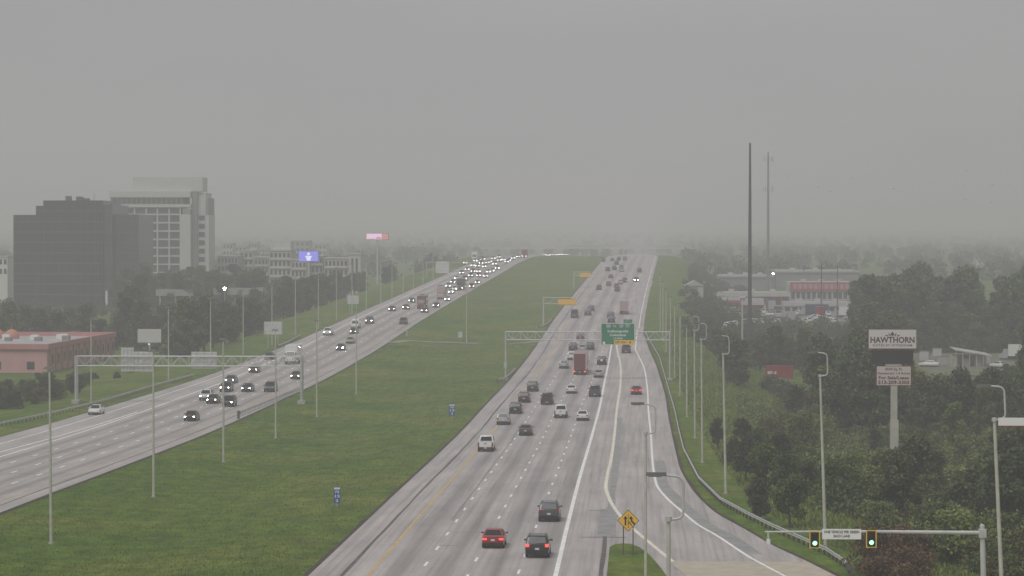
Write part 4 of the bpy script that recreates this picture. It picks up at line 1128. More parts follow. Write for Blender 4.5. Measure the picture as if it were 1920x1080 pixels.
# dark glass office tower
DGL = mat('dark_curtain_wall', (.014, .0145, .015), .35, noise=.35, nscale=.12, spec=.5)
DGL2 = mat('smoked_curtain_wall', (.055, .056, .057), .35, noise=.25, nscale=.12, spec=.5)
Yd = 960.0
t = building('office_tower', 140, Yd, 'dark glass office tower with stepped roofline above the left trees')
def blk(px0, px1, py, y0, y1, m, nm='wall'):
    x0, z1 = L_(t, Yd, px0, py); x1, _ = L_(t, Yd, px1, py); return bpart(t, nm, x0, x1, y0, y1, -3, z1, m), x0, x1, z1
parts = [blk(25, 68, 403, 0, 30, DGL), blk(68.4, 83, 386, -1.0, 30, DGL), blk(83.4, 195, 376, -2.0, 32, DGL), blk(195.4, 212, 384, -1.2, 30, DGL2), blk(212.4, 259, 402, .6, 30, DGL2)]
FIN = mat('tower_mullion', (.09, .09, .09), .5)
for (w_, x0, x1, z1), yf in zip(parts, (0, -1.0, -2.0, -1.2, .6)):
    nfin = max(2, int((x1 - x0) / 2.4))
    fin = MB().box(-.06, .06, -.16, -.002, 0, z1 - .6).mesh('mullion', False)
    for i in range(nfin + 1): link('mullion', fin, FIN, w_, (x0 + .1 + (x1 - x0 - .2) * i / nfin, yf, 0))
    for zz in np.arange(4, z1 - 1, 3.6):
        bpart(t, 'spandrel', x0 + .05, x1 - .05, yf - .08, yf - .004, zz, zz + .5, FIN, w_)
for px0, px1, py0, py1 in ((116, 124, 367, 374), (136, 146, 368, 374), (150, 158, 371, 374)):
    x0, z1 = L_(t, Yd, px0, py0); x1, z0 = L_(t, Yd, px1, py1 + 2); bpart(t, 'roof_unit', x0, x1, 6, 10, z0 - .5, z1, FIN)
x0, z1 = L_(t, Yd, 168, 362); _, z0 = L_(t, Yd, 168, 376); link('antenna', MB().tube([(x0, 8, z0 - .5), (x0, 8, z1)], .08, 6).mesh('antenna'), FIN, t)
# pale hotel tower with a grid of windows
HW = mat('hotel_concrete', (.54, .54, .525), .8, noise=.06, nscale=.3); HG = mat('hotel_window', (.05, .055, .06), .2, noise=.3, nscale=.25, spec=.6); HD = mat('hotel_grey_panel', (.24, .24, .24), .8, noise=.08, nscale=.3)
Yh = 1130.0
t = building('hotel_tower', 300, Yh, 'pale hotel tower with white window grid behind the dark tower')
X_ = lambda px: L_(t, Yh, px, 450)[0]
Z_ = lambda py: L_(t, Yh, 300, py)[1]
bpart(t, 'wall', X_(206), X_(338), .9, 20, -3, Z_(389), HD)
cols = [208, 230, 252, 274, 295, 317, 338]
rows = [402 + 15.6 * k for k in range(11)]
for c in cols: bpart(t, 'column', X_(c) - .26, X_(c) + .26, 0, .896, -3, Z_(390), HW)
for k, rr in enumerate(rows): bpart(t, 'floor_band', X_(206), X_(338), .1, .894, Z_(rr) - .28, Z_(rr) + .28, HW)
tops = [389] + rows
for i in range(len(cols) - 1):
    for j in range(len(tops) - 1):
        w_ = bpart(t, 'window', X_(cols[i]) + .5, X_(cols[i + 1]) - .5, .70, .896, Z_(tops[j + 1]) + .45, Z_(tops[j]) - .45, HG)
bpart(t, 'cornice', X_(204), X_(357), -.5, 20, Z_(388.6), Z_(383), HW)
bpart(t, 'window_band', X_(207), X_(342), .2, 20, Z_(382.8), Z_(370.2), HD)
nb = 14
for i in range(nb):
    a = X_(210) + (X_(340) - X_(210)) * i / nb; bpart(t, 'window', a + .2, a + (X_(340) - X_(210)) / nb - .2, .0, .196, Z_(381.5), Z_(372), HG)
bpart(t, 'parapet', X_(205), X_(357), -.3, 20, Z_(370), Z_(359), HW)
bpart(t, 'penthouse', X_(247), X_(378), 3, 16, Z_(358.8), Z_(332), HW)
bpart(t, 'stair_wall', X_(338.5), X_(357.5), -.8, 20.5, -3, Z_(402), HW)
bpart(t, 'stair_wall', X_(343), X_(357.5), -.6, 20.4, Z_(401.8), Z_(391), HD)
bpart(t, 'side_wall', X_(357.7), X_(368), 2.5, 19, -3, Z_(360), HD)
bpart(t, 'end_wall', X_(368.2), X_(383), 4.0, 20, -3, Z_(361), HW)
for k in range(11):
    bpart(t, 'window', X_(370), X_(381), 3.86, 3.998, Z_(402 + 15.6 * k + 11), Z_(402 + 15.6 * k + 2), HG)
bpart(t, 'end_fin', X_(384), X_(389), 3.4, 20.2, -3, Z_(403), HW)
bpart(t, 'end_fin', X_(383.5), X_(388), 3.6, 20.1, Z_(402.7), Z_(371), HD)
# hotel entrance canopy and low buildings among the trees
t = building('entrance_canopy', 327, 900, 'flat pale entrance canopy in front of the hotel', 'canopy')
a, z1 = L_(t, 900, 292, 543); b, z0 = L_(t, 900, 362, 555)
CANO = mat('canopy_grey', (.33, .33, .325), .8, noise=.1, nscale=.4)
bpart(t, 'roof_slab', a, b, 0, 12, z0, z1, CANO)
for xx in (a + 1, (a + b) / 2, b - 1.4): bpart(t, 'column', xx, xx + .5, .6, 1.1, -1, z0 - .004, HW)
bpart(t, 'glass_front', a + .6, b - .6, 6, 6.2, -1, z0 - .01, HG)
t = building('low_shop', 440, 880, 'long low pale building with a bright floodlight on its end')
a, z1 = L_(t, 880, 402, 540); b, z0 = L_(t, 880, 490, 553)
bpart(t, 'wall', a, b, .3, 14, -1, z0, HD); bpart(t, 'roof', a - .4, b + .4, 0, 14.4, z0 + .003, z1, CANO)
for i in range(7): bpart(t, 'window', a + .8 + i * 2, a + 2.2 + i * 2, .22, .296, z0 - 2.2, z0 - .6, HG)
FLOOD = mat('floodlight_lit', (.9, .9, .9), .3, emit=(1, .99, .96), strength=110.0)
def lamp(px, py, Y, label, rad=.25):
    q = atY(px, py, Y); p = free(px, Y); r = empty('floodlight', p, 0, label, 'floodlight')
    link('pole', MB().tube([(0, .3, -.5), (0, .3, q.z - p.z)], .08, 8).mesh('pole'), GALV, r)
    link('housing', MB().box(-rad - .1, rad + .1, 0, .35, q.z - p.z - rad - .1, q.z - p.z + rad + .1).mesh('housing', False), LUMI, r)
    link('lens', MB().cyl((0, -.002, q.z - p.z), (0, -1, 0), rad, .03, 12).mesh('lens'), FLOOD, r)
lamp(421, 541, 876, 'dazzling floodlight in front of the low pale building', .42)
lamp(1450, 513, 1080, 'bright floodlight above the hazy store roofs', .34)
# pink building with domes
PINK = mat('pink_stucco', (.58, .32, .32), .85, noise=.08, nscale=.4); PINKD = mat('pink_band', (.52, .23, .225), .85, noise=.08, nscale=.4); ROOFG = mat('flat_roof', (.42, .41, .40), .9, noise=.15, nscale=.2)
DOME = mat('dome_orange', (.50, .22, .14), .6, noise=.08, nscale=.8)
p = at(88, 699); Yp = p.y
t = empty('pink_building', (p.x, Yp, p.z), 0, 'pink flat-roofed building with a dome at the left edge', 'building')
zr = L_(t, Yp, 88, 655)[1]; hb = 1.1; dep = 76.0; wid = 42.0
bpart(t, 'wall', -wid, 0, 0, dep, -2, zr, PINK)
for nm, x0, x1, y0, y1 in (('parapet', -wid - .4, .45, -.45, .25), ('parapet', -.25, .45, .252, dep), ('parapet', -wid - .4, -.252, dep - .5, dep), ('parapet', -wid - .4, -wid + .2, .252, dep - .502)):
    bpart(t, nm, x0, x1, y0, y1, zr + .003, zr + hb, PINKD)
bpart(t, 'roof_deck', -wid, -.26, .26, dep - .51, zr + .004, zr + .15, ROOFG)
for i in range(12):
    y = 2 + i * 6.2
    bpart(t, 'pier', .002, .30, y, y + 1.1, -2, zr, PINKD); bpart(t, 'window', .002, .10, y + 2.3, y + 4.6, zr - 3.2, zr - 1.2, HG)
for x in (-3, -10, -17): bpart(t, 'window', x - 1.2, x + .4, -.06, -.002, .7, 2.3, HG)
for i in range(16):
    x = -4.5 - i * 2.2 + RNG.uniform(-.5, .5)
    bpart(t, 'roof_unit', x - RNG.uniform(.5, 1.1), x + .8, 42 + (i % 3) * 8, 42 + (i % 3) * 8 + 1.6, zr + .152, zr + RNG.uniform(.9, 1.6), WHITE if i % 3 else HD)
for px in (22, -5):
    q = L_(t, Yp + 58, px, 631); rr = 1.75; me_ = []
    rows_ = [[(q[0] + rr * math.cos(u) * math.cos(2 * math.pi * k / 20), 58 + rr * math.cos(u) * math.sin(2 * math.pi * k / 20), zr + .5 + rr * 1.05 * math.sin(u)) for k in range(20)] for u in (0, .3, .6, .9, 1.2, 1.45)]
    d_ = link('dome', MB().loft(rows_).mesh('dome'), DOME, t)
    link('drum', MB().cyl((q[0], 58, zr + .1), (0, 0, 1), rr * .98, .42, 20).mesh('drum'), PINKD, t)
    link('finial', MB().tube([(q[0], 58, zr + 2.3), (q[0], 58, zr + 2.9), (q[0], 58, zr + 3.4)], [.12, .06, .02], 6).mesh('finial'), DOME, d_)
# white blank billboard, white pylon
t = empty('billboard', free(280, 660), 0, 'blank white billboard standing among the trees behind the gantry', 'billboard')
x0, x1, z0, z1 = rect_px(258, 302, 617, 642, 660, t)
bpart(t, 'panel', x0, x1, 0, .35, z0, z1, mat('billboard_white', (.62, .60, .58), .6)); bpart(t, 'frame', x0 - .08, x1 + .08, .04, .3, z0 - .18, z0 - .004, HD)
link('post', MB().tube([(0, .5, -.5), (0, .5, z1 - .3)], .22, 10).mesh('post'), GALV, t)
q = L_(t, 660, 280, 645); bpart(t, 'lamp', q[0] - .2, q[0] + .2, -.6, -.3, q[1] - .2, q[1] + .15, mat('lamp_white', (.85, .85, .85), .3, emit=(1, 1, 1), strength=.5))
t = empty('pylon', free(200, 930), 0, 'white cylindrical pylon rising from the trees below the dark tower', 'pylon')
z1 = L_(t, 930, 200, 546)[1]
link('shaft', MB().tube([(0, 0, -.5), (0, 0, z1)], .42, 14).mesh('shaft'), WHITE, t); link('cap', MB().cyl((0, 0, z1 + .003), (0, 0, 1), .5, .3, 14).mesh('cap'), GALV, t)
# apartments and hazy offices behind the LED billboards
APT = mat('apartment_wall', (.50, .49, .45), .85, noise=.08, nscale=.3); APT2 = mat('apartment_wall_grey', (.36, .36, .35), .85, noise=.1, nscale=.3)
def block(name, px0, px1, py_top, Y, dep, m, label, rows_n, cols_n, py_base=None, band=True, cat='building'):
    p = free((px0 + px1) / 2, Y); t = empty(name, (p.x, Y, p.z), 0, label, cat)
    a, z1 = L_(t, Y, px0, py_top); b, _ = L_(t, Y, px1, py_top)
    bpart(t, 'wall', a, b, 0, dep, -3, z1, m)
    rf = bpart(t, 'roof', a - .3, b + .3, -.3, dep + .3, z1 + .003, z1 + .4, HW)
    if rows_n and cols_n:
        fh = min(3.4, (z1 - .5) / rows_n); cw = (b - a) / cols_n
        for r_ in range(rows_n):
            zt = z1 - .5 - r_ * fh
            for c in range(cols_n):
                bpart(t, 'window', a + c * cw + cw * .2, a + (c + 1) * cw - cw * .2, -.08, -.002, zt - fh * .62, zt - fh * .1, HG)
            if band: bpart(t, 'balcony_slab', a + .1, b - .1, -.6, -.084, zt - fh * .9, zt - fh * .82, HW)
    return t, a, b, z1
block('apartment_block', 546, 574, 488, 1046, 14, APT, 'low pale apartment block with balconies under the blue screen', 3, 4)
block('apartment_block', 575, 606, 480, 1054, 14, APT2, 'taller grey apartment block right below the blue screen', 4, 4)
block('apartment_block', 608, 652, 485, 1048, 14, APT, 'pale apartment block between the blue screen and the end tower', 4, 6)
t, a, b, z1 = block('stair_tower', 653, 676, 477, 1045, 12, APT, 'pale end tower with tall window slots right of the blue screen', 0, 0)
for k in (.25, .6): bpart(t, 'window_slot', a + (b - a) * k, a + (b - a) * k + .8, -.08, -.002, 2, z1 - 1.5, HG)
t, a, b, z1 = block('office_block', 505, 545, 470, 1090, 16, APT, 'stepped pale office block left of the blue screen', 5, 5)
bpart(t, 'plant_room', a + 1.2, b - .2, 2, 12, z1 + .41, z1 + 3.6, HW)
block('office_block', 408, 446, 481, 1150, 16, APT2, 'hazy grey office block beside the hotel tower', 3, 6)
block('office_block', 449, 474, 471, 1165, 16, APT, 'hazy pale office block, taller than its neighbours', 5, 3)
block('office_block', 477, 503, 483, 1140, 16, APT2, 'hazy low office block left of the stepped one', 3, 4)
for i, (px0, px1, pt) in enumerate([(418, 436, 457), (440, 462, 462), (466, 482, 455), (486, 500, 466)]):
    block('far_building', px0, px1, pt, 1550 + 30 * i, 14, APT, 'ghostly building in the haze right of the hotel, %s from it' % ORD[i], 4, 3, cat='building', band=False)
block('white_house', -20, 14, 482, 1000, 12, WHITE, 'white house at the far left edge beside the dark tower', 2, 4, band=False)
block('far_building', 545, 580, 452, 1700, 14, APT2, 'faint building in the haze above the blue screen', 3, 4, band=False)
block('far_building', 590, 612, 458, 1650, 14, APT, 'faint building in the haze right of the blue screen', 3, 3, band=False)
# LED billboards
def led(rect, Y, label, base, inner):
    t = empty('digital_billboard', free((rect[0] + rect[1]) / 2, Y), 0, label, 'billboard')
    x0, x1, z0, z1 = rect_px(*rect, Y, t)
    bpart(t, 'cabinet', x0 - .15, x1 + .15, .05, .9, z0 - .15, z1 + .15, BLACK)
    bpart(t, 'screen', x0, x1, 0, .048, z0, z1, base)
    link('post', MB().tube([((x0 + x1) / 2, .5, -1), ((x0 + x1) / 2, .5, z0 - .16)], .45, 12).mesh('post'), GALV, t)
    inner(t, x0, x1, z0, z1)
BLED = mat('screen_blue', (.1, .1, .4), .5, emit=(.24, .22, .78), strength=.95); PLED = mat('screen_pink', (.4, .3, .4), .5, emit=(.88, .58, .80), strength=.95)
WLED = mat('screen_white', (.5, .5, .6), .5, emit=(.72, .74, 1), strength=1.0); RLED = mat('screen_red', (.4, .15, .15), .5, emit=(.55, .22, .22), strength=.8)
def pic1(t, x0, x1, z0, z1):
    cx, h = (x0 + x1) / 2, z1 - z0
    link('screen_emblem', MB().cyl((cx, -.002, z0 + h * .74), (0, -1, 0), h * .14, .01, 14).mesh('screen_emblem'), WLED, t)
    link('screen_emblem', MB().plate([(cx - h * .36, z0 + h * .5), (cx - h * .2, z0 + h * .54), (cx + h * .2, z0 + h * .54), (cx + h * .36, z0 + h * .5), (cx + h * .2, z0 + h * .3), (cx + h * .2, z0 + h * .08), (cx - h * .2, z0 + h * .08), (cx - h * .2, z0 + h * .3)], -.012, -.002).mesh('screen_emblem', False), WLED, t)
def pic2(t, x0, x1, z0, z1):
    w_, h = x1 - x0, z1 - z0
    bpart(t, 'screen_panel', x0 + w_ * .70, x1, -.012, -.002, z0, z1, RLED)
    bpart(t, 'screen_emblem', x0 + w_ * .45, x0 + w_ * .68, -.02, -.002, z0 + h * .1, z0 + h * .4, RLED); bpart(t, 'screen_emblem', x0 + w_ * .04, x0 + w_ * .40, -.012, -.002, z0 + h * .03, z0 + h * .12, RLED)
led((560, 597, 471, 490), 1000, 'blue glowing digital billboard with a white figure emblem', BLED, pic1)
led((687, 728, 438, 449), 1250, 'pink and white glowing digital billboard in the haze', PLED, pic2)
# ------------------------------------------------------------------ right side: pylon signs
MAR = mat('sign_maroon', (.11, .018, .030), .6); SFACE = mat('sign_face_white', (.66, .64, .62), .55); SFACE2 = mat('sign_face_cream', (.58, .52, .49), .55); REDT = mat('sign_red_trim', (.22, .03, .03), .6)
CREAM = mat('cream_post', (.46, .45, .38), .7, noise=.1, nscale=1)
Yn = 345.0
t = empty('hotel_sign', free(1676, Yn), 0, 'tall pylon sign reading HAWTHORN over a for sale board', 'sign')
def rp(a, b, c, d, y0, y1, nm, m):
    x0, x1, z0, z1 = rect_px(a, b, c, d, Yn, t); return bpart(t, nm, x0, x1, y0, y1, z0, z1, m), x0, x1, z0, z1
_, x0, x1, z0, z1 = rp(1628, 1718, 617.5, 655, -.3, .3, 'sign_cabinet', REDT)
bpart(t, 'sign_face', x0 + .04, x1 - .04, -.33, -.302, z0 + .12, z1 - .03, SFACE)
cx, h = (x0 + x1) / 2, z1 - z0
letter('HAWTHORN', 1.0, MAR, t, cx, -.336, z0 + h * .46, (x1 - x0) * .92, .03)
letter('SUITES BY WYNDHAM', .42, mat('sign_grey_red', (.24, .13, .12), .6), t, cx, -.336, z0 + h * .20, (x1 - x0) * .82, .006)
for pts in ([(0, .0), (.26, .27), (0, .54), (-.26, .27)], [(.20, 0), (.34, 0), (.56, .28), (.42, .34)], [(-.20, 0), (-.34, 0), (-.56, .28), (-.42, .34)], [(.5, 0), (.78, 0), (.95, .12), (.78, .2)], [(-.5, 0), (-.78, 0), (-.95, .12), (-.78, .2)]):
    link('emblem', MB().plate([(cx + a * .95, z0 + h * .66 + b) for a, b in pts], -.342, -.332).mesh('emblem', False), MAR, t)
rp(1634, 1712, 656.5, 682, -.25, .25, 'dark_cabinet', mat('dark_cabinet', (.03, .03, .032), .6))
rp(1660, 1690, 682.2, 686, -.2, .2, 'spacer', GALV)
_, x0, x1, z0, z1 = rp(1643, 1708, 686.2, 723, -.25, .25, 'sale_board', REDT)
bpart(t, 'sale_face', x0 + .05, x1 - .05, -.28, -.252, z0 + .06, z1 - .05, SFACE2)
cx, h = (x0 + x1) / 2, z1 - z0
letter('8500 Sq. Ft.', .42, MAR, t, cx, -.286, z0 + h * .84, 2.1, .008); letter('Restaurant 1.4 Acres', .40, MAR, t, cx, -.286, z0 + h * .63, 3.9, .006)
letter('For Sale/Lease', .55, MAR, t, cx, -.286, z0 + h * .40, 3.7, .016); letter('513-209-3303', .60, MAR, t, cx, -.286, z0 + h * .16, 3.8, .02)
rp(1670, 1682, 723.2, 787, -.35, .35, 'post', CREAM); rp(1669, 1684, 787.2, 860, -.45, .45, 'post_base', CREAM)

# red container
p = free(1461, 592); t = empty('shipping_container', p, R(0), 'red shipping container in the clearing among the woods', 'container')
x0, x1, z0, z1 = rect_px(1436, 1487, 686, 712, 592, t)
RC = mat('container_red', (.26, .035, .035), .6, noise=.15, nscale=.8)
p.z += z0; t.location = p; z1 -= z0; z0 = 0.0
bpart(t, 'wall', x0, x1, 0, 2.4, 0, z1, RC)
for i in range(18): xx = x0 + (x1 - x0) * (i + .5) / 18; bpart(t, 'rib', xx - .08, xx + .08, -.04, -.002, .15, z1 - .15, RC)
for zz in (0, z1 - .14): bpart(t, 'rail', x0 - .02, x1 + .02, -.05, 2.45, zz + .001, zz + .139, RC)
letter('EF-S', .75, WHITE, t, x0 + 1.3, -.06, z1 * .5, 1.9, .03)
PAD = mat('packed_earth', (.15, .155, .10), .95, noise=.4, nscale=.35)
bpart(t, 'plinth', x0, x1, .1, 2.3, -.8, -.002, HD)
track([(1395, 752), (1425, 764), (1468, 768)], 9, 'gravel_pad', PAD, .12)

for i, (px, py, ln, a) in enumerate([(1492, 735, 5.5, .12), (1486, 743, 4.0, -.05)]):
    p = at(px, py); t = empty('concrete_beam', p, a, ('long pale beam lying on the grass right of the container', 'shorter pale beam in front of the long one')[i], 'beam', 'beams in the clearing')
    bpart(t, 'beam', -ln / 2, ln / 2, -.3, .3, -.1, .5, WHITE)
    for xx in (-ln / 3, ln / 3): bpart(t, 'strap', xx - .06, xx + .06, -.31, .31, -.1, .51, HD)
# monopoles
def monopole(px, py_top, Y, r0, r1, label, arrays=(), m=None):
    t = empty('monopole', free(px, Y), 0, label, 'mast', 'tall masts on the right')
    z1 = L_(t, Y, px, py_top)[1]
    link('shaft', MB().tube([(0, 0, -1), (0, 0, z1 * .33), (0, 0, z1 * .66), (0, 0, z1)], [r0, r0 * .8 + r1 * .2, r0 * .5 + r1 * .5, r1], 14).mesh('shaft'), m, t)
    link('base', MB().cyl((0, 0, -.8), (0, 0, 1), r0 * 1.6, 1.1, 14).mesh('base'), MATS['pole_footing'], t)
    for py, rad in arrays:
        z = L_(t, Y, px, py)[1]
        link('platform', MB().tube([(rad * math.cos(2 * math.pi * k / 3), rad * math.sin(2 * math.pi * k / 3), z) for k in (0, 1, 2, 3)], .07, 6).mesh('platform'), GALV, t)
        for k in range(9):
            a = 2 * math.pi * k / 9; link('antenna_panel', MB().box(rad * math.cos(a) - .13, rad * math.cos(a) + .13, rad * math.sin(a) - .13, rad * math.sin(a) + .13, z - 1.0, z + 1.0).mesh('antenna_panel', False), GALV, t)
    return t
monopole(1406, 268, 700, .52, .24, 'tall dark steel mast rising above the right woods', (), mat('mast_dark', (.075, .075, .078), .6, .2))
monopole(1440, 285, 1130, .62, .30, 'paler cellular mast with antenna rings behind the dark mast', ((298, 1.9), (355, 2.0)), mat('mast_pale', (.24, .24, .24), .6, .2))
t = empty('light_pole', free(1392, 640), 0, 'pale thick pole standing beside the dark mast base', 'pole')
z1, z0 = L_(t, 640, 1392, 558)[1], 0
link('pole', MB().tube([(0, 0, -.5), (0, 0, z1)], [.26, .17], 10).mesh('pole'), POLEM, t)
link('lamp_head', MB().box(-.6, .6, -.2, .2, z1 + .002, z1 + .25).mesh('lamp_head', False), WHITE, t)
for i, px in enumerate((1540, 1570)):
    t = empty('utility_pole', free(px, 800), 0, ('dark utility pole before the red store, %s one' % ('nearer to the mast', 'nearer to the trees')[i]), 'utility pole', 'utility poles before the stores')
    z1 = L_(t, 800, px, 497)[1]
    link('pole', MB().tube([(0, 0, -.5), (0, 0, z1)], [.19, .13], 8).mesh('pole'), WOOD, t); link('crossarm', MB().box(-1.1, 1.1, -.08, .08, z1 - .9, z1 - .75).mesh('crossarm', False), WOOD, t)
    for xx in (-.9, 0, .9): link('insulator', MB().cyl((xx, 0, z1 - .748), (0, 0, 1), .07, .2, 8).mesh('insulator'), GALV, t)

LOTP = []
# stores across the right
SRED = mat('store_red', (.32, .075, .085), .8, noise=.12, nscale=.3); SPNK = mat('store_pinkish', (.46, .26, .26), .8, noise=.1, nscale=.3); SWHT = mat('store_white', (.46, .455, .44), .8, noise=.08, nscale=.3)
drape(atY(1335, 560, 930).x, atY(1640, 560, 930).x, 885, 1120, 'parking_lot', LOT)
def store(px0, px1, py_top, py_band, Y, dep, face, band, label, nwin=6, name='store'):
    p = free((px0 + px1) / 2, Y); t = empty(name, (p.x, Y, p.z), 0, label, 'store')
    a, z1 = L_(t, Y, px0, py_top); b, _ = L_(t, Y, px1, py_top); zb = L_(t, Y, px0, py_band)[1]
    bpart(t, 'wall', a, b, .3, dep, -2, z1 - .3, face); bpart(t, 'fascia', a - .2, b + .2, -.2, .296, zb, z1, band)
    bpart(t, 'roof', a, b, .302, dep, z1 - .298, z1 - .1, ROOFG)
    for i in range(nwin):
        xx = a + (b - a) * (i + .15) / nwin; bpart(t, 'shop_window', xx, xx + (b - a) / nwin * .7, .2, .296, .4, max(1.2, zb - .4), HG)
    for i in range(3): xx = a + (b - a) * (.2 + .28 * i); bpart(t, 'roof_unit', xx, xx + 2, dep * .4, dep * .4 + 2, z1 - .098, z1 + 1.0, SWHT)
    return t, a, b, z1, zb
t, a, b, z1, zb = store(1482, 1600, 529, 546, 1060, 34, SWHT, SRED, 'wide store with a long red fascia in the haze', 12)
for i in range(11): bpart(t, 'fascia_panel', a + 1 + i * (b - a - 2) / 11, a + .4 + (i + 1) * (b - a - 2) / 11, -.26, -.204, zb + .9, z1 - .7, SPNK)
store(1340, 1480, 548, 556, 1010, 26, SRED, SWHT, 'low dark red store left of the wide red fascia store', 10)
store(1345, 1388, 563, 569, 950, 12, SPNK, SRED, 'small pink shop front nearest the highway bank', 4)
store(1390, 1432, 565, 572, 945, 12, SRED, SWHT, 'small red and white shop beside the pink shop front', 4)
store(1470, 1594, 566, 574, 955, 16, SWHT, SWHT, 'long white shed in front of the red fascia store', 9)
store(1455, 1612, 507, 511, 1210, 50, HD, ROOFG, 'big flat white warehouse roof behind the red store', 0, 'warehouse')
store(1348, 1448, 516, 520, 1190, 40, HD, ROOFG, 'pale warehouse in the haze left of the floodlight', 0, 'warehouse')
# gabled shed by the bank
t = empty('gabled_shed', free(1302, 930), 0, 'small tan gabled shed by the highway bank', 'shed')
x0, x1, z0, z1 = rect_px(1285, 1319, 536, 560, 930, t); zg = L_(t, 930, 1302, 526)[1]
bpart(t, 'wall', x0, x1, 0, 14, -2, z1, CREAM)
link('roof', MB().add([(x0 - .3, -.3, z1), (x1 + .3, -.3, z1), ((x0 + x1) / 2, -.3, zg), (x0 - .3, 14.3, z1), (x1 + .3, 14.3, z1), ((x0 + x1) / 2, 14.3, zg)], [(0, 1, 2), (3, 5, 4), (0, 2, 5, 3), (1, 4, 5, 2), (0, 3, 4, 1)]).mesh('roof', False), ROOFG, t)
bpart(t, 'door', (x0 + x1) / 2 - 1.2, (x0 + x1) / 2 + 1.2, -.06, -.002, -.5, 2.6, HD)
rl = random.Random(31)
for i in range(34):                                   # clutter of the lot between the shops
    px, py = rl.uniform(1345, 1605), rl.uniform(582, 600); p = at(px, py); big = rl.random() < .3
    c = rl.choice(['white', 'white', 'silver', 'dgrey', 'red', 'blue'])
    vk = KITS['ftruck' if big else 'fsuv']
    if any(abs(p.x - a) < 3 and abs(p.y - b) < 9 for a, b in LOTP): continue
    LOTP.append((p.x, p.y))
    spawn(vk[0], 'box_truck' if big else 'car', (p.x, p.y, p.z + .08), (0, 0, rl.choice([1.57, 0, 3.14]) + rl.uniform(-.1, .1)), ('hazy %s %s parked on the lot before the shops' % (dict(dgrey='dark grey').get(c, c), 'truck' if big else 'car')), 'truck' if big else 'car', 'vehicles parked before the shops',
          swap={'paint': 'paint_' + c, 'cabpaint': 'paint_silver', 'tail': 'tail_light', 'head': 'head_light'})
# rows of white parked cars
k_ = 0
for (pa, pb, nn, y_) in (((1362, 612), (1404, 603), 9, 0), ((1412, 604), (1458, 604), 8, 0), ((1502, 606), (1526, 596), 5, 0), ((1530, 596), (1564, 603), 7, 0)):
    for i in range(nn):
        px = pa[0] + (pb[0] - pa[0]) * i / (nn - 1); py = pa[1] + (pb[1] - pa[1]) * i / (nn - 1)
        p = at(px, py + 4); vk = KITS['fsuv']
        spawn(vk[0], 'car', (p.x, p.y, p.z + .06), (0, 0, RNG.uniform(-.3, .3)), 'white parked car in the row just above the right woods', 'car', 'white cars parked above the right woods', swap={'paint': 'paint_white', 'tail': 'tail_light', 'head': 'head_light'})
for i, (px, py, c) in enumerate([(1316, 545, 'grey'), (1322, 541, 'white'), (1336, 540, 'silver'), (1345, 543, 'dgrey')]):
    p = at(px, py)
    spawn(KITS['fsedan'][0], 'car', (p.x, p.y, p.z + .06), (0, 0, math.pi + RNG.uniform(-.2, .2)), 'hazy %s car on the lot near the gabled shed' % dict(grey='mid grey with lights on', white='white', silver='silver', dgrey='dark grey')[c], 'car', 'cars near the gabled shed',
          swap={'paint': 'paint_' + c, 'tail': 'tail_light', 'head': 'head_light_lit' if i == 0 else 'head_light'})
# yard with pale shed and junk at the right
drape(atY(1722, 680, 640).x, atY(1960, 680, 640).x, 608, 705, 'yard', PAD, .08)
p = at(1822, 688); Yy = p.y
t = empty('open_shed', p, R(4), 'pale open shed with a sloping roof in the yard at the right', 'shed')
x0, x1, z0, z1 = rect_px(1790, 1860, 656, 668, Yy, t)
link('roof', MB().hexa([(x0, 0, z1 - .15), (x1, 0, z0 - .1), (x1, 7, z0 + .3), (x0, 7, z1 + .3), (x0, 0, z1 + .1), (x1, 0, z0 + .15), (x1, 7, z0 + .55), (x0, 7, z1 + .55)]).mesh('roof', False), ROOFG, t)
for i in range(6): xx = x0 + .3 + (x1 - x0 - .6) * i / 5; link('post', MB().box(xx - .08, xx + .08, .2, .36, -1, z1 - .16 + (z0 - z1) * i / 5 - .05).mesh('post', False), CREAM, t)
bpart(t, 'back_wall', x0, x1, 6.4, 6.6, -1, z0 + .2, SWHT)
def junk(px, py, kind, label, rz=1.3):
    p = at(px, py)
    if kind == 'box':
        t = empty('storage_crate', p, RNG.uniform(-.4, .4), label, 'crate', 'clutter in the yard'); hh = RNG.uniform(1.2, 2.2)
        bpart(t, 'box', -1.1, 1.1, -.6, .6, -.5, hh, SWHT); bpart(t, 'lid', -1.16, 1.16, -.66, .66, hh + .003, hh + .12, HD)
    else:
        spawn(KITS['fsedan'][0] if kind == 'car' else KITS['ftruck'][0], 'car' if kind == 'car' else 'box_truck', (p.x, p.y, p.z + .08), (0, 0, rz), label, 'car' if kind == 'car' else 'truck', 'clutter in the yard', swap={'paint': 'paint_white', 'cabpaint': 'paint_silver', 'tail': 'tail_light', 'head': 'head_light'})
junk(1733, 676, 'box', 'pale crate at the yard end beside the HAWTHORN sign'); junk(1757, 668, 'box', 'pale crate left of the open shed, standing back'); junk(1768, 684, 'box', 'pale crate right in front of the open shed end')
junk(1742, 688, 'car', 'white car parked in the yard right of the HAWTHORN sign'); junk(1872, 690, 'car', 'white car parked right of the open shed', .6); junk(1912, 676, 'truck', 'white truck in the yard at the right edge')
for i in range(9):
    p = at(1788 + i * 7.5, 687 - (i % 3) * 3); c = RNG.choice([SWHT, HD, CREAM, HW]); h_ = RNG.uniform(.8, 2.4)
    t = empty('stacked_pallet', p, RNG.uniform(-.5, .5), 'pale heap of stacked goods under the open shed', 'stack', 'stacks under the open shed')
    for k in range(3): bpart(t, 'layer', -.7, .7, -.6, .6, k * h_ / 3 + .02, (k + 1) * h_ / 3 - .03, c)
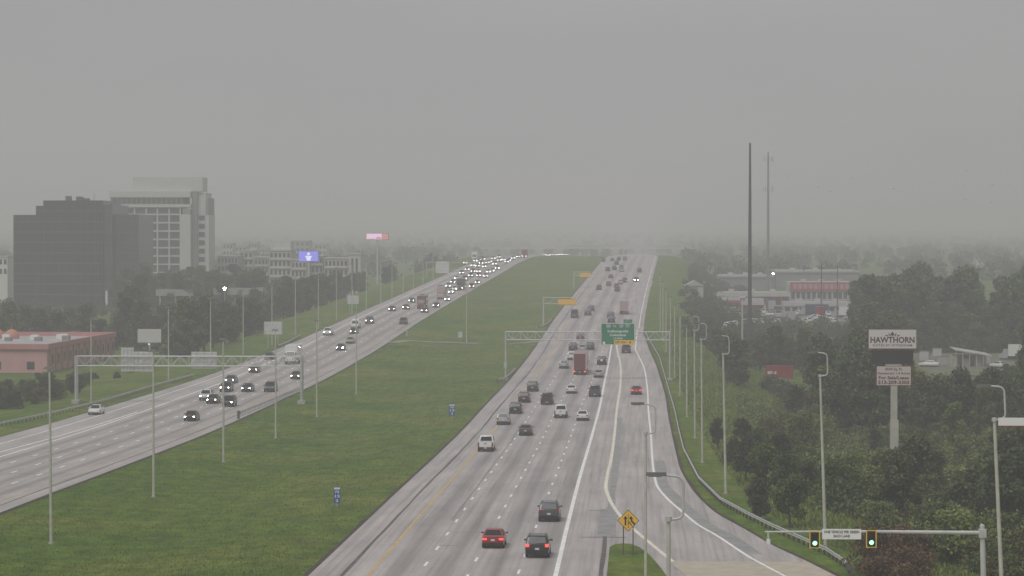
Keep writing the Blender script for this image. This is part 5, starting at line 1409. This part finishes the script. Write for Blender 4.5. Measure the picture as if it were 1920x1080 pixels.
# side road with oncoming lights at the right
track([(1812, 560), (1810, 545), (1813, 528), (1822, 510), (1832, 496), (1838, 486)], 9, 'side_road', mat('side_road_asphalt', (.26, .26, .255), .85, noise=.1, nscale=.2), .25)
for i, (px, py) in enumerate([(1800, 537), (1805, 530), (1812, 521), (1818, 505)]):
    p = at(px + 4, py + 2); spawn(KITS['fsedan'][0], 'car', (p.x, p.y, p.z + .3), (0, 0, math.pi - .1), 'oncoming car with lights on the hazy side road, %s from the trees' % ORD[i], 'car', 'cars on the side road', swap={'paint': 'paint_grey', 'tail': 'tail_light', 'head': 'head_light_lit'})

# far overpass in the haze
Yb = 1950.0
t = empty('overpass', free(1100, Yb), 0, 'pale far overpass crossing the highway in the haze', 'bridge')
x0, z1 = L_(t, Yb, 900, 462.5); x1, z0 = L_(t, Yb, 1310, 466.5)
bpart(t, 'deck', x0, x1, 0, 10, z0, z1, HW)
bpart(t, 'parapet', x0, x1, -.2, -.004, z1 - .2, z1 + .9, SWHT)
for i in range(7): xx = x0 + 4 + (x1 - x0 - 8) * i / 6; bpart(t, 'pier', xx - .6, xx + .6, 2, 8, -6, z0 - .004, HW)

# birds
for i in range(16):
    px, py, Y = RNG.uniform(1470, 1900), 0, RNG.uniform(520, 760)
    py = 345 + (px - 1470) * .03 + RNG.gauss(0, 22)
    q = atY(px, py, Y); a = RNG.uniform(0, 6.28); f = RNG.uniform(.1, .5)
    me_ = MB().add([(0, .24, 0), (.06, 0, .05), (0, -.26, 0), (-.06, 0, .05), (0, 0, -.06), (.34, .02, f * .5), (.62, -.12, f * .3), (-.34, .02, f * .5), (-.62, -.12, f * .3)],
                   [(0, 1, 4), (1, 2, 4), (2, 3, 4), (3, 0, 4), (0, 3, 2, 1), (0, 5, 1), (1, 5, 2), (5, 6, 2), (0, 3, 7), (3, 2, 7), (7, 2, 8)]).mesh('bird', False)
    o = link('bird', me_, BLACK, None, q, (0, 0, a)); o.scale = (.6, .6, .6); tag(o, 'small dark bird in the loose flock right of the masts', 'bird', 'flock of birds right of the masts')

# ------------------------------------------------------------------ trees and shrubs
def leaf_mesh(lobes, nleaf, size, seed, name='crown', flat=.0):
    rg = np.random.default_rng(seed); V = []
    tot = sum(l[3] ** 2 for l in lobes)
    P, S = [], []
    for (x, y, z, r, sq) in lobes:
        m = max(8, int(nleaf * r * r / tot))
        d = rg.normal(size=(m, 3)); d /= np.linalg.norm(d, axis=1)[:, None]
        rad = r * (rg.uniform(.35, 1, m) ** .45) * (1 + .16 * rg.normal(size=m))
        q = d * rad[:, None]; q[:, 2] *= sq; q += (x, y, z)
        P.append(q); S.append(size * rg.uniform(.55, 1.35, m))
    P = np.vstack(P); S = np.concatenate(S); n = len(P)
    u = rg.normal(size=(n, 3)); u /= np.linalg.norm(u, axis=1)[:, None]
    w_ = rg.normal(size=(n, 3)); w_ = np.cross(u, w_); w_ /= np.linalg.norm(w_, axis=1)[:, None]
    k = np.cross(u, w_)
    a = P - u * S[:, None] * .6; b = P + w_ * S[:, None] * .38 + k * S[:, None] * .12; c = P + u * S[:, None] * .6; d = P - w_ * S[:, None] * .38 + k * S[:, None] * .12
    V = np.stack([a, b, c, d], 1).reshape(-1, 3)
    me = bpy.data.meshes.new(name)
    me.vertices.add(4 * n); me.vertices.foreach_set('co', V.ravel())
    me.loops.add(4 * n); me.loops.foreach_set('vertex_index', np.arange(4 * n, dtype=np.int32))
    me.polygons.add(n); me.polygons.foreach_set('loop_start', np.arange(0, 4 * n, 4, dtype=np.int32)); me.polygons.foreach_set('loop_total', np.full(n, 4, np.int32))
    me.update(); me.validate(); return me
def tree_kit(seed, H, W, nleaf, size, trunk=True, low=.25):
    rg = random.Random(seed); lobes = []
    nl = 19
    for i in range(nl):
        t = rg.random(); zz = H * (low + (1 - low) * (.12 + .80 * t)); sp = W * .5 * (1 - .55 * abs(t - .35) * 1.3) * .72
        a = rg.uniform(0, 6.28); rr = sp * math.sqrt(rg.random()); r = W * rg.uniform(.11, .23)
        lobes.append((rr * math.cos(a), rr * math.sin(a), min(zz, H - r * .8), r, rg.uniform(.65, .95)))
    k = Kit(); mb = MB()
    th = H * (.62 if trunk else .4)
    lean = (rg.uniform(-.5, .5), rg.uniform(-.5, .5))
    r0 = .03 * H if trunk else .016 * H
    mb.tube([(0, 0, -.5), (lean[0] * .3, lean[1] * .3, th * .4), (lean[0], lean[1], th)], [r0, r0 * .7, r0 * .3], 7)
    for l in lobes[:7]:
        s0 = rg.uniform(.35, .85)
        mb.tube([(lean[0] * s0, lean[1] * s0, th * s0), ((lean[0] * s0 + l[0]) * .55, (lean[1] * s0 + l[1]) * .55, (th * s0 + l[2]) * .5 + .2), (l[0], l[1], l[2])], [r0 * .45, r0 * .3, r0 * .1], 5)
    k.part('trunk', mb, BARK); k.part('crown', leaf_mesh(lobes, nleaf, size, seed), 'leaf')
    return k
TREES = [tree_kit(11 + i, 11 + (i % 3) * 1.6, 8.5 + (i % 2) * 1.5, 4200, .58, low=.04) for i in range(5)]
TREESN = [tree_kit(41 + i, 7.5 + i * .8, 6.5, 5200, .36, low=.1) for i in range(4)]
SHRUBS = [tree_kit(71 + i, 2.4 + .5 * i, 3.6 + .4 * i, 2600, .24, False, .0) for i in range(5)]
LM = ['leaves_green', 'leaves_dark', 'leaves_olive', 'leaves_brown']
count = dict(t=0, s=0)
def plant(kit, name, p, sc, leaf, label, cat, group):
    spawn(kit, name, p, (0, 0, RNG.uniform(0, 6.28)), label, cat, group, swap={'leaf': leaf}, scale=(sc * RNG.uniform(.9, 1.12), sc * RNG.uniform(.9, 1.12), sc * RNG.uniform(.85, 1.15)))
PLACED = []
def ok(x, y, r, pack=.45):
    for (a, b, c) in PLACED:
        if (a - x) ** 2 + (b - y) ** 2 < (r + c) ** 2 * pack: return False
    PLACED.append((x, y, r)); return True
def inview(p, h, m=30):
    a = proj(p); b = proj((p.x, p.y, p.z + h))
    return -m < a[0] < 1920 + m and b[1] < 1100
# keep clear: (px0, px1, Ymin, Ymax) that must stay open between camera and thing
def top_px(p, h): return proj((p.x, p.y, p.z + h))
HC = {}
def kit_h(kit):
    if id(kit) not in HC: HC[id(kit)] = max(q.co.z for q in kit[1][1].vertices) * 1.08
    return HC[id(kit)]
def scatter(n, ylim, vlim, kits, sc, leaves, name, label, cat, group, rad, marg=8, tries=14, clear=(), smin=.4, pack=.45, open_=()):
    made = 0
    for _ in range(n * tries):
        if made >= n: break
        u = RNG.random(); Y = ylim[0] + (ylim[1] - ylim[0]) * u
        lo, hi = vlim(Y); v = RNG.uniform(lo, hi); X = v + bend(Y); p = Vector((X, Y, gz(X, Y)))
        kit = RNG.choice(kits); s = RNG.uniform(*sc)
        bx, by = proj(p)
        if any(a < bx < b and c < by < d for a, b, c, d in open_): continue
        if not inview(p, 14 * s): continue
        h1 = kit_h(kit)
        bad = False
        tp = top_px(p, h1 * s)
        for (a, b, c, ymax) in [(q + (9e9,))[:4] for q in clear]:
            if Y < ymax and a - marg < tp[0] < b + marg and tp[1] < c:      # keep the view open: a lower tree, or none
                base = proj(p)[1]; s *= max(0.0, (base - c) / max(1e-3, base - tp[1])); tp = top_px(p, h1 * s)
                if s < smin: bad = True; break
        for (a, b, c, d) in FOOT:
            if a < X < b and c < Y < d: bad = True
        if bad or not ok(X, Y, rad * s, pack): continue
        plant(kit, name, p, s, RNG.choice(leaves), label(p) if callable(label) else label, cat, group); made += 1
    return made
W = lambda Y, px: (px - 1190) / (FPX / Y)
FOOT = [(-178, -122, 560, 684), (-123, -104, 545, 676), (58, 112, 606, 706), (30, 44, 575, 606)]        # building plots kept clear
def zone(p):
    x, y = proj(p)
    return ('by the guardrail' if x < 1400 else 'above the signal arm' if x < 1560 else 'below the HAWTHORN sign' if x < 1760 else 'at the right edge')
SHL = lambda p: 'leafy shrub in the tangle on the ramp bank ' + zone(p)
def wood(ylim, vlim, kits, sc, leaves, label, group, clear, marg, inc, cand=2600, smin=.34, maxn=300, name='tree'):
    """from near to far: a tree is planted only where some of its crown shows above those in front"""
    cover = [2000.0] * 300; made = 0
    C = []
    for _ in range(cand):
        Y = RNG.uniform(*ylim); lo, hi = vlim(Y); C.append((Y, RNG.uniform(lo, hi)))
    C.sort()
    for Y, v in C:
        if made >= maxn: break
        X = v + bend(Y); bad = False
        for (a, b, c, d) in FOOT:
            if a < X < b and c < Y < d: bad = True
        if bad: continue
        p = Vector((X, Y, gz(X, Y))); kit = RNG.choice(kits); s = RNG.uniform(*sc); h1 = kit_h(kit)
        base = proj(p); tp = top_px(p, h1 * s)
        if not (-40 < tp[0] < 1960): continue
        hm = 3.2 * s * FPX / Y
        for (a, b, c, ymax) in [(q + (9e9,))[:4] for q in clear]:
            if Y < ymax and a - marg - hm * (ymax < 9e8) < tp[0] < b + marg + hm * (ymax < 9e8) and tp[1] < c:
                s *= max(0.0, (base[1] - c) / max(1e-3, base[1] - tp[1])); tp = top_px(p, h1 * s)
        if s < smin: continue
        hw = 4.2 * s * FPX / Y; i0, i1 = int((tp[0] - hw) / 8) + 20, int((tp[0] + hw) / 8) + 20
        seen = 0; n_ = 0; prof = []
        for i in range(max(0, i0), min(299, i1) + 1):
            u = ((i - 20) * 8 + 4 - tp[0]) / hw; q = tp[1] + (1 - math.sqrt(max(0, 1 - u * u))) * hw * .9
            prof.append((i, q)); n_ += 1; seen += (cover[i] - q > inc)
        if not n_ or seen < .5 * n_: continue
        if not ok(X, Y, 2.6 * s, .16): continue
        for i, q in prof: cover[i] = min(cover[i], q + 2)
        plant(kit, name, p, s, RNG.choice(leaves), label(p) if callable(label) else label, 'tree', group); made += 1
    return made
# right: shrubs on the slope, undergrowth, then woods
CLR = [(1428, 1500, 716, 600), (1622, 1724, 745, 350), (1318, 1600, 612), (1725, 1900, 679, 606), (1200, 1318, 640), (1345, 1425, 745, 520)]
def plant_at(px, py, kit, sc, leaf, name, label, cat, group):
    p = at(px, py); PLACED.append((p.x, p.y, 2.5 * sc)); plant(kit, name, p, sc, leaf, label, cat, group)
for i, (px, py, sc) in enumerate([(1372, 872, .42), (1398, 905, .50), (1432, 930, .58), (1470, 945, .5), (1424, 975, .44), (1482, 990, .52), (1512, 930, .48), (1345, 842, .36), (1420, 862, .5), (1458, 872, .55), (1392, 850, .42)]):
    plant_at(px, py, TREESN[i % 4], sc, ('leaves_mid', 'leaves_dark', 'leaves_green')[i % 3], 'small_tree', 'small tree in the dark clump right of the second ramp light pole', 'tree', 'dark clump of small trees by the ramp')
for i, (px, py, sc) in enumerate([(1668, 955, .85), (1705, 960, .95), (1735, 945, .85), (1690, 990, .8), (1648, 930, .6)]):
    plant_at(px, py, TREESN[i % 4], sc, 'leaves_mid', 'small_tree', 'dark round small tree just below the HAWTHORN sign post', 'tree', 'dark small trees below the HAWTHORN sign')
for i, (px, py, sc) in enumerate([(1850, 1000, 1.0), (1890, 960, 1.05), (1905, 1030, 1.1), (1935, 1000, 1.1), (1800, 1010, .75), (1912, 900, 1.0)]):
    plant_at(px, py, TREESN[i % 4], sc, 'leaves_mid', 'small_tree', 'dark small tree around the light pole at the right edge', 'tree', 'dark small trees at the right edge')
n1b = scatter(14, (196, 214), lambda Y: (W(Y, 1600), W(Y, 1700)), SHRUBS, (.6, .9), ['leaves_brown'], 'shrub', 'brown withered shrub below the right ramp signal', 'shrub', 'withered shrubs by the signals', .8)
n1 = scatter(280, (205, 440), lambda Y: (rail_v(Y) + (8 if Y > 240 else 7), W(Y, 1960)), SHRUBS, (.5, 1.2), ['leaves_green', 'leaves_light', 'leaves_olive', 'leaves_light', 'leaves_green'], 'shrub', SHL, 'shrub', 'shrubs on the bank below the ramp', 1.1, clear=[(1420, 1495, 775), (1280, 1420, 790), (1622, 1730, 790), (1725, 1900, 700)], open_=[(1545, 1640, 800, 900), (1755, 1830, 830, 930), (1380, 1500, 985, 1040), (1330, 1400, 900, 960), (1580, 1625, 940, 1000), (1690, 1760, 1000, 1050)])
n2 = scatter(16, (270, 470), lambda Y: (rail_v(Y) + 22, W(Y, 1960)), TREESN, (.5, .85), ['leaves_green', 'leaves_dark', 'leaves_light', 'leaves_olive'], 'small_tree', 'small leafy tree among the shrubs around the HAWTHORN sign', 'tree', 'small trees among the shrubs', 2.4, clear=CLR + [(1330, 1500, 800), (1600, 1740, 800)])
n3 = wood((430, 900), lambda Y: (rail_v(Y) + (18 if Y < 480 else 11), W(Y, 1980)), TREES, (.62, 1.0), ['leaves_dark', 'leaves_dark', 'leaves_green', 'leaves_mid', 'leaves_olive'], lambda p: 'dark leafy tree in the dense wood ' + ('between the ramp and the container' if proj(p)[0] < 1440 else 'behind the container' if proj(p)[0] < 1600 else 'behind the HAWTHORN sign' if proj(p)[0] < 1740 else 'behind the yard'), 'trees of the dense right wood', CLR, 8, 6, cand=6500, maxn=230)
# tall group right of the stores
n4 = scatter(24, (660, 820), lambda Y: (W(Y, 1612), W(Y, 1785)), TREES, (1.3, 1.62), ['leaves_dark', 'leaves_green'], 'tree', 'tall hazy tree in the group right of the red store', 'tree', 'tall trees right of the red store', 3.4, clear=[(1200, 1610, 1080), (1600, 1800, 478)])
n5 = scatter(9, (680, 800), lambda Y: (W(Y, 1845), W(Y, 1930)), TREES, (1.2, 1.6), ['leaves_dark', 'leaves_green'], 'tree', 'tall hazy tree right of the side road', 'tree', 'tall trees right of the side road', 3.4, clear=[(1740, 1842, 560), (1800, 1960, 488)])
# left: woods between the road and the towers
n6 = wood((600, 1010), lambda Y: (W(Y, -60), -98 if Y < 700 else -104), TREES, (.6, 1.0), ['leaves_dark', 'leaves_dark', 'leaves_green', 'leaves_mid', 'leaves_olive'], lambda p: 'dark leafy tree in the wood ' + ('behind the pink building' if proj(p)[0] < 230 else 'below the hotel tower' if proj(p)[0] < 400 else 'below the low pale building' if proj(p)[0] < 520 else 'before the apartment blocks by the lanes'), 'trees of the left wood', [(-20, 215, 566), (192, 210, 584, 930), (252, 308, 646, 660), (288, 366, 556, 900), (396, 496, 553, 880), (495, 690, 508), (690, 1000, 494)], 6, 5, cand=7000, maxn=190)
n7 = scatter(46, (440, 640), lambda Y: (W(Y, -40), -98), SHRUBS, (.5, 1.0), ['leaves_green', 'leaves_dark', 'leaves_olive'], 'shrub', 'low shrub on the bank behind the opposite carriageway', 'shrub', 'shrubs behind the opposite carriageway', 1.3, clear=[(60, 230, 696), (-20, 60, 704), (250, 310, 650)])
n8 = scatter(26, (1010, 1200), lambda Y: (W(Y, 395), W(Y, 700)), TREES, (.6, .9), ['leaves_dark'], 'tree', 'hazy tree among the pale apartment blocks', 'tree', 'trees among the apartment blocks', 3.2, clear=[(490, 690, 510), (690, 1000, 494)])
print('planted', n1, n1b, n2, n3, n4, n5, n6, n7, n8)
# far tree masses fading into the haze
def mass(name, label, n, ylim, xf, h, size, seed, m=None, per=110):
    rg = np.random.default_rng(seed); lobes = []
    for _ in range(n):
        Y = rg.uniform(*ylim); lo, hi = xf(Y); X = rg.uniform(lo, hi); hh = h * rg.uniform(.6, 1.25)
        lobes.append((X, Y, gz(X, Y) + hh * .5, hh * .55, 1.0))
    o = link(name, leaf_mesh(lobes, n * per, size, seed), m or LEAFD); tag(o, label, 'trees', None, 'stuff')
mass('far_woods', 'far woods fading into the haze on the left', 520, (1250, 4200), lambda Y: (W(Y, -60), W(Y, 850)), 7, 1.5, 5)
mass('far_woods', 'far woods fading into the haze on the right', 620, (1230, 4400), lambda Y: (W(Y, 1280), W(Y, 1980)), 7, 1.5, 6)
mass('far_woods', 'far wood behind the distant overpass', 260, (2100, 5000), lambda Y: (W(Y, 700), W(Y, 1500)), 6, 2.0, 8)
mass('bank_scrub', 'scrub on the bank between the ramp lights and the stores', 420, (620, 1250), lambda Y: (bend(Y) + 9 + (Y > 1000) * 4, bend(Y) + 36), 2.2, .5, 9)
FOOT_L = lambda Y: (W(Y, -60), -100 if Y < 690 else -106)
mass('undergrowth', 'undergrowth on the floor of the left wood', 330, (690, 1010), FOOT_L, 2.6, .55, 21)
mass('undergrowth', 'undergrowth on the floor of the right wood', 300, (440, 555), lambda Y: (rail_v(Y) + 19, W(Y, 1980)), 2.0, .45, 22)
mass('undergrowth', 'undergrowth below the stores behind the container', 260, (608, 860), lambda Y: (rail_v(Y) + 13, W(Y, 1625)), 2.6, .5, 23)
for sd, mm, nn, lb in ((31, LEAFL, 420, 'light green scrub spread between the shrubs on the ramp bank'), (32, LEAF, 420, 'mid green scrub spread between the shrubs on the ramp bank'), (33, LEAFO, 260, 'olive scrub spread between the shrubs on the ramp bank')):
    mass('scrub', lb, nn, (205, 470), lambda Y: (rail_v(Y) + 9, W(Y, 1960)), 1.9, .26, sd, mm, 75)
# rough weeds on the verge
def weeds(name, label, n, ylim, vf, h, seed, m, fade=1.0):
    rg = np.random.default_rng(seed)
    Y = ylim[0] + (ylim[1] - ylim[0]) * rg.uniform(0, 1, n) ** fade; V = np.empty((n, 3, 3))
    for i in range(n):
        lo, hi = vf(Y[i]); X = rg.uniform(lo, hi) + bend(Y[i]); z = gz(X, Y[i]); a = rg.uniform(0, 6.28); s = h * rg.uniform(.4, 1.3); w_ = s * .35
        V[i] = ((X - w_ * math.cos(a), Y[i] - w_ * math.sin(a), z - .05), (X + w_ * math.cos(a), Y[i] + w_ * math.sin(a), z - .05), (X + rg.normal() * s * .3, Y[i] + rg.normal() * s * .3, z + s))
    me = bpy.data.meshes.new(name); me.from_pydata(V.reshape(-1, 3).tolist(), [], [(3 * i, 3 * i + 1, 3 * i + 2) for i in range(n)])
    tag(link(name, me, m), label, 'weeds', None, 'stuff')
WEED = leaf_material('weeds_green', (.155, .215, .05), (.165, .22, .055), (.18, .215, .065))
weeds('tall_weeds', 'tall grass and weeds on the slope behind the ramp guardrail', 64000, (200, 760), lambda Y: (rail_v(Y) + .9, rail_v(Y) + 20), .38, 3, WEED, 1.7)
weeds('grass', 'grass blades on the median', 60000, (200, 640), lambda Y: (-59.0, -25.4), .13, 4, leaf_material('grass_blades', (.092, .152, .02), (.098, .158, .022), (.106, .16, .026)), 2.2)
weeds('undergrowth', 'low undergrowth filling the bank below the ramp', 50000, (205, 470), lambda Y: (rail_v(Y) + 9, W(Y, 1960)), .6, 12, leaf_material('undergrowth_green', (.17, .22, .06), (.18, .225, .065), (.21, .235, .08)))

# ------------------------------------------------------------------ haze
hz = MB().box(-4100, 4100, -400, 9100, -8, ZC + 48).mesh('haze', False)
hm = bpy.data.materials.new('haze_air'); hm.use_nodes = True
hn = hm.node_tree.nodes; hn.clear()
ho = hn.new('ShaderNodeOutputMaterial'); pv = hn.new('ShaderNodeVolumePrincipled')
pv.inputs['Color'].default_value = (.972, .950, 1.0, 1)
pv.inputs['Density'].default_value = .00060
pv.inputs['Anisotropy'].default_value = .1
hm.node_tree.links.new(pv.outputs[0], ho.inputs['Volume'])
tag(link('haze', hz, hm), kind='stuff', label='pale morning haze lying over the whole valley')
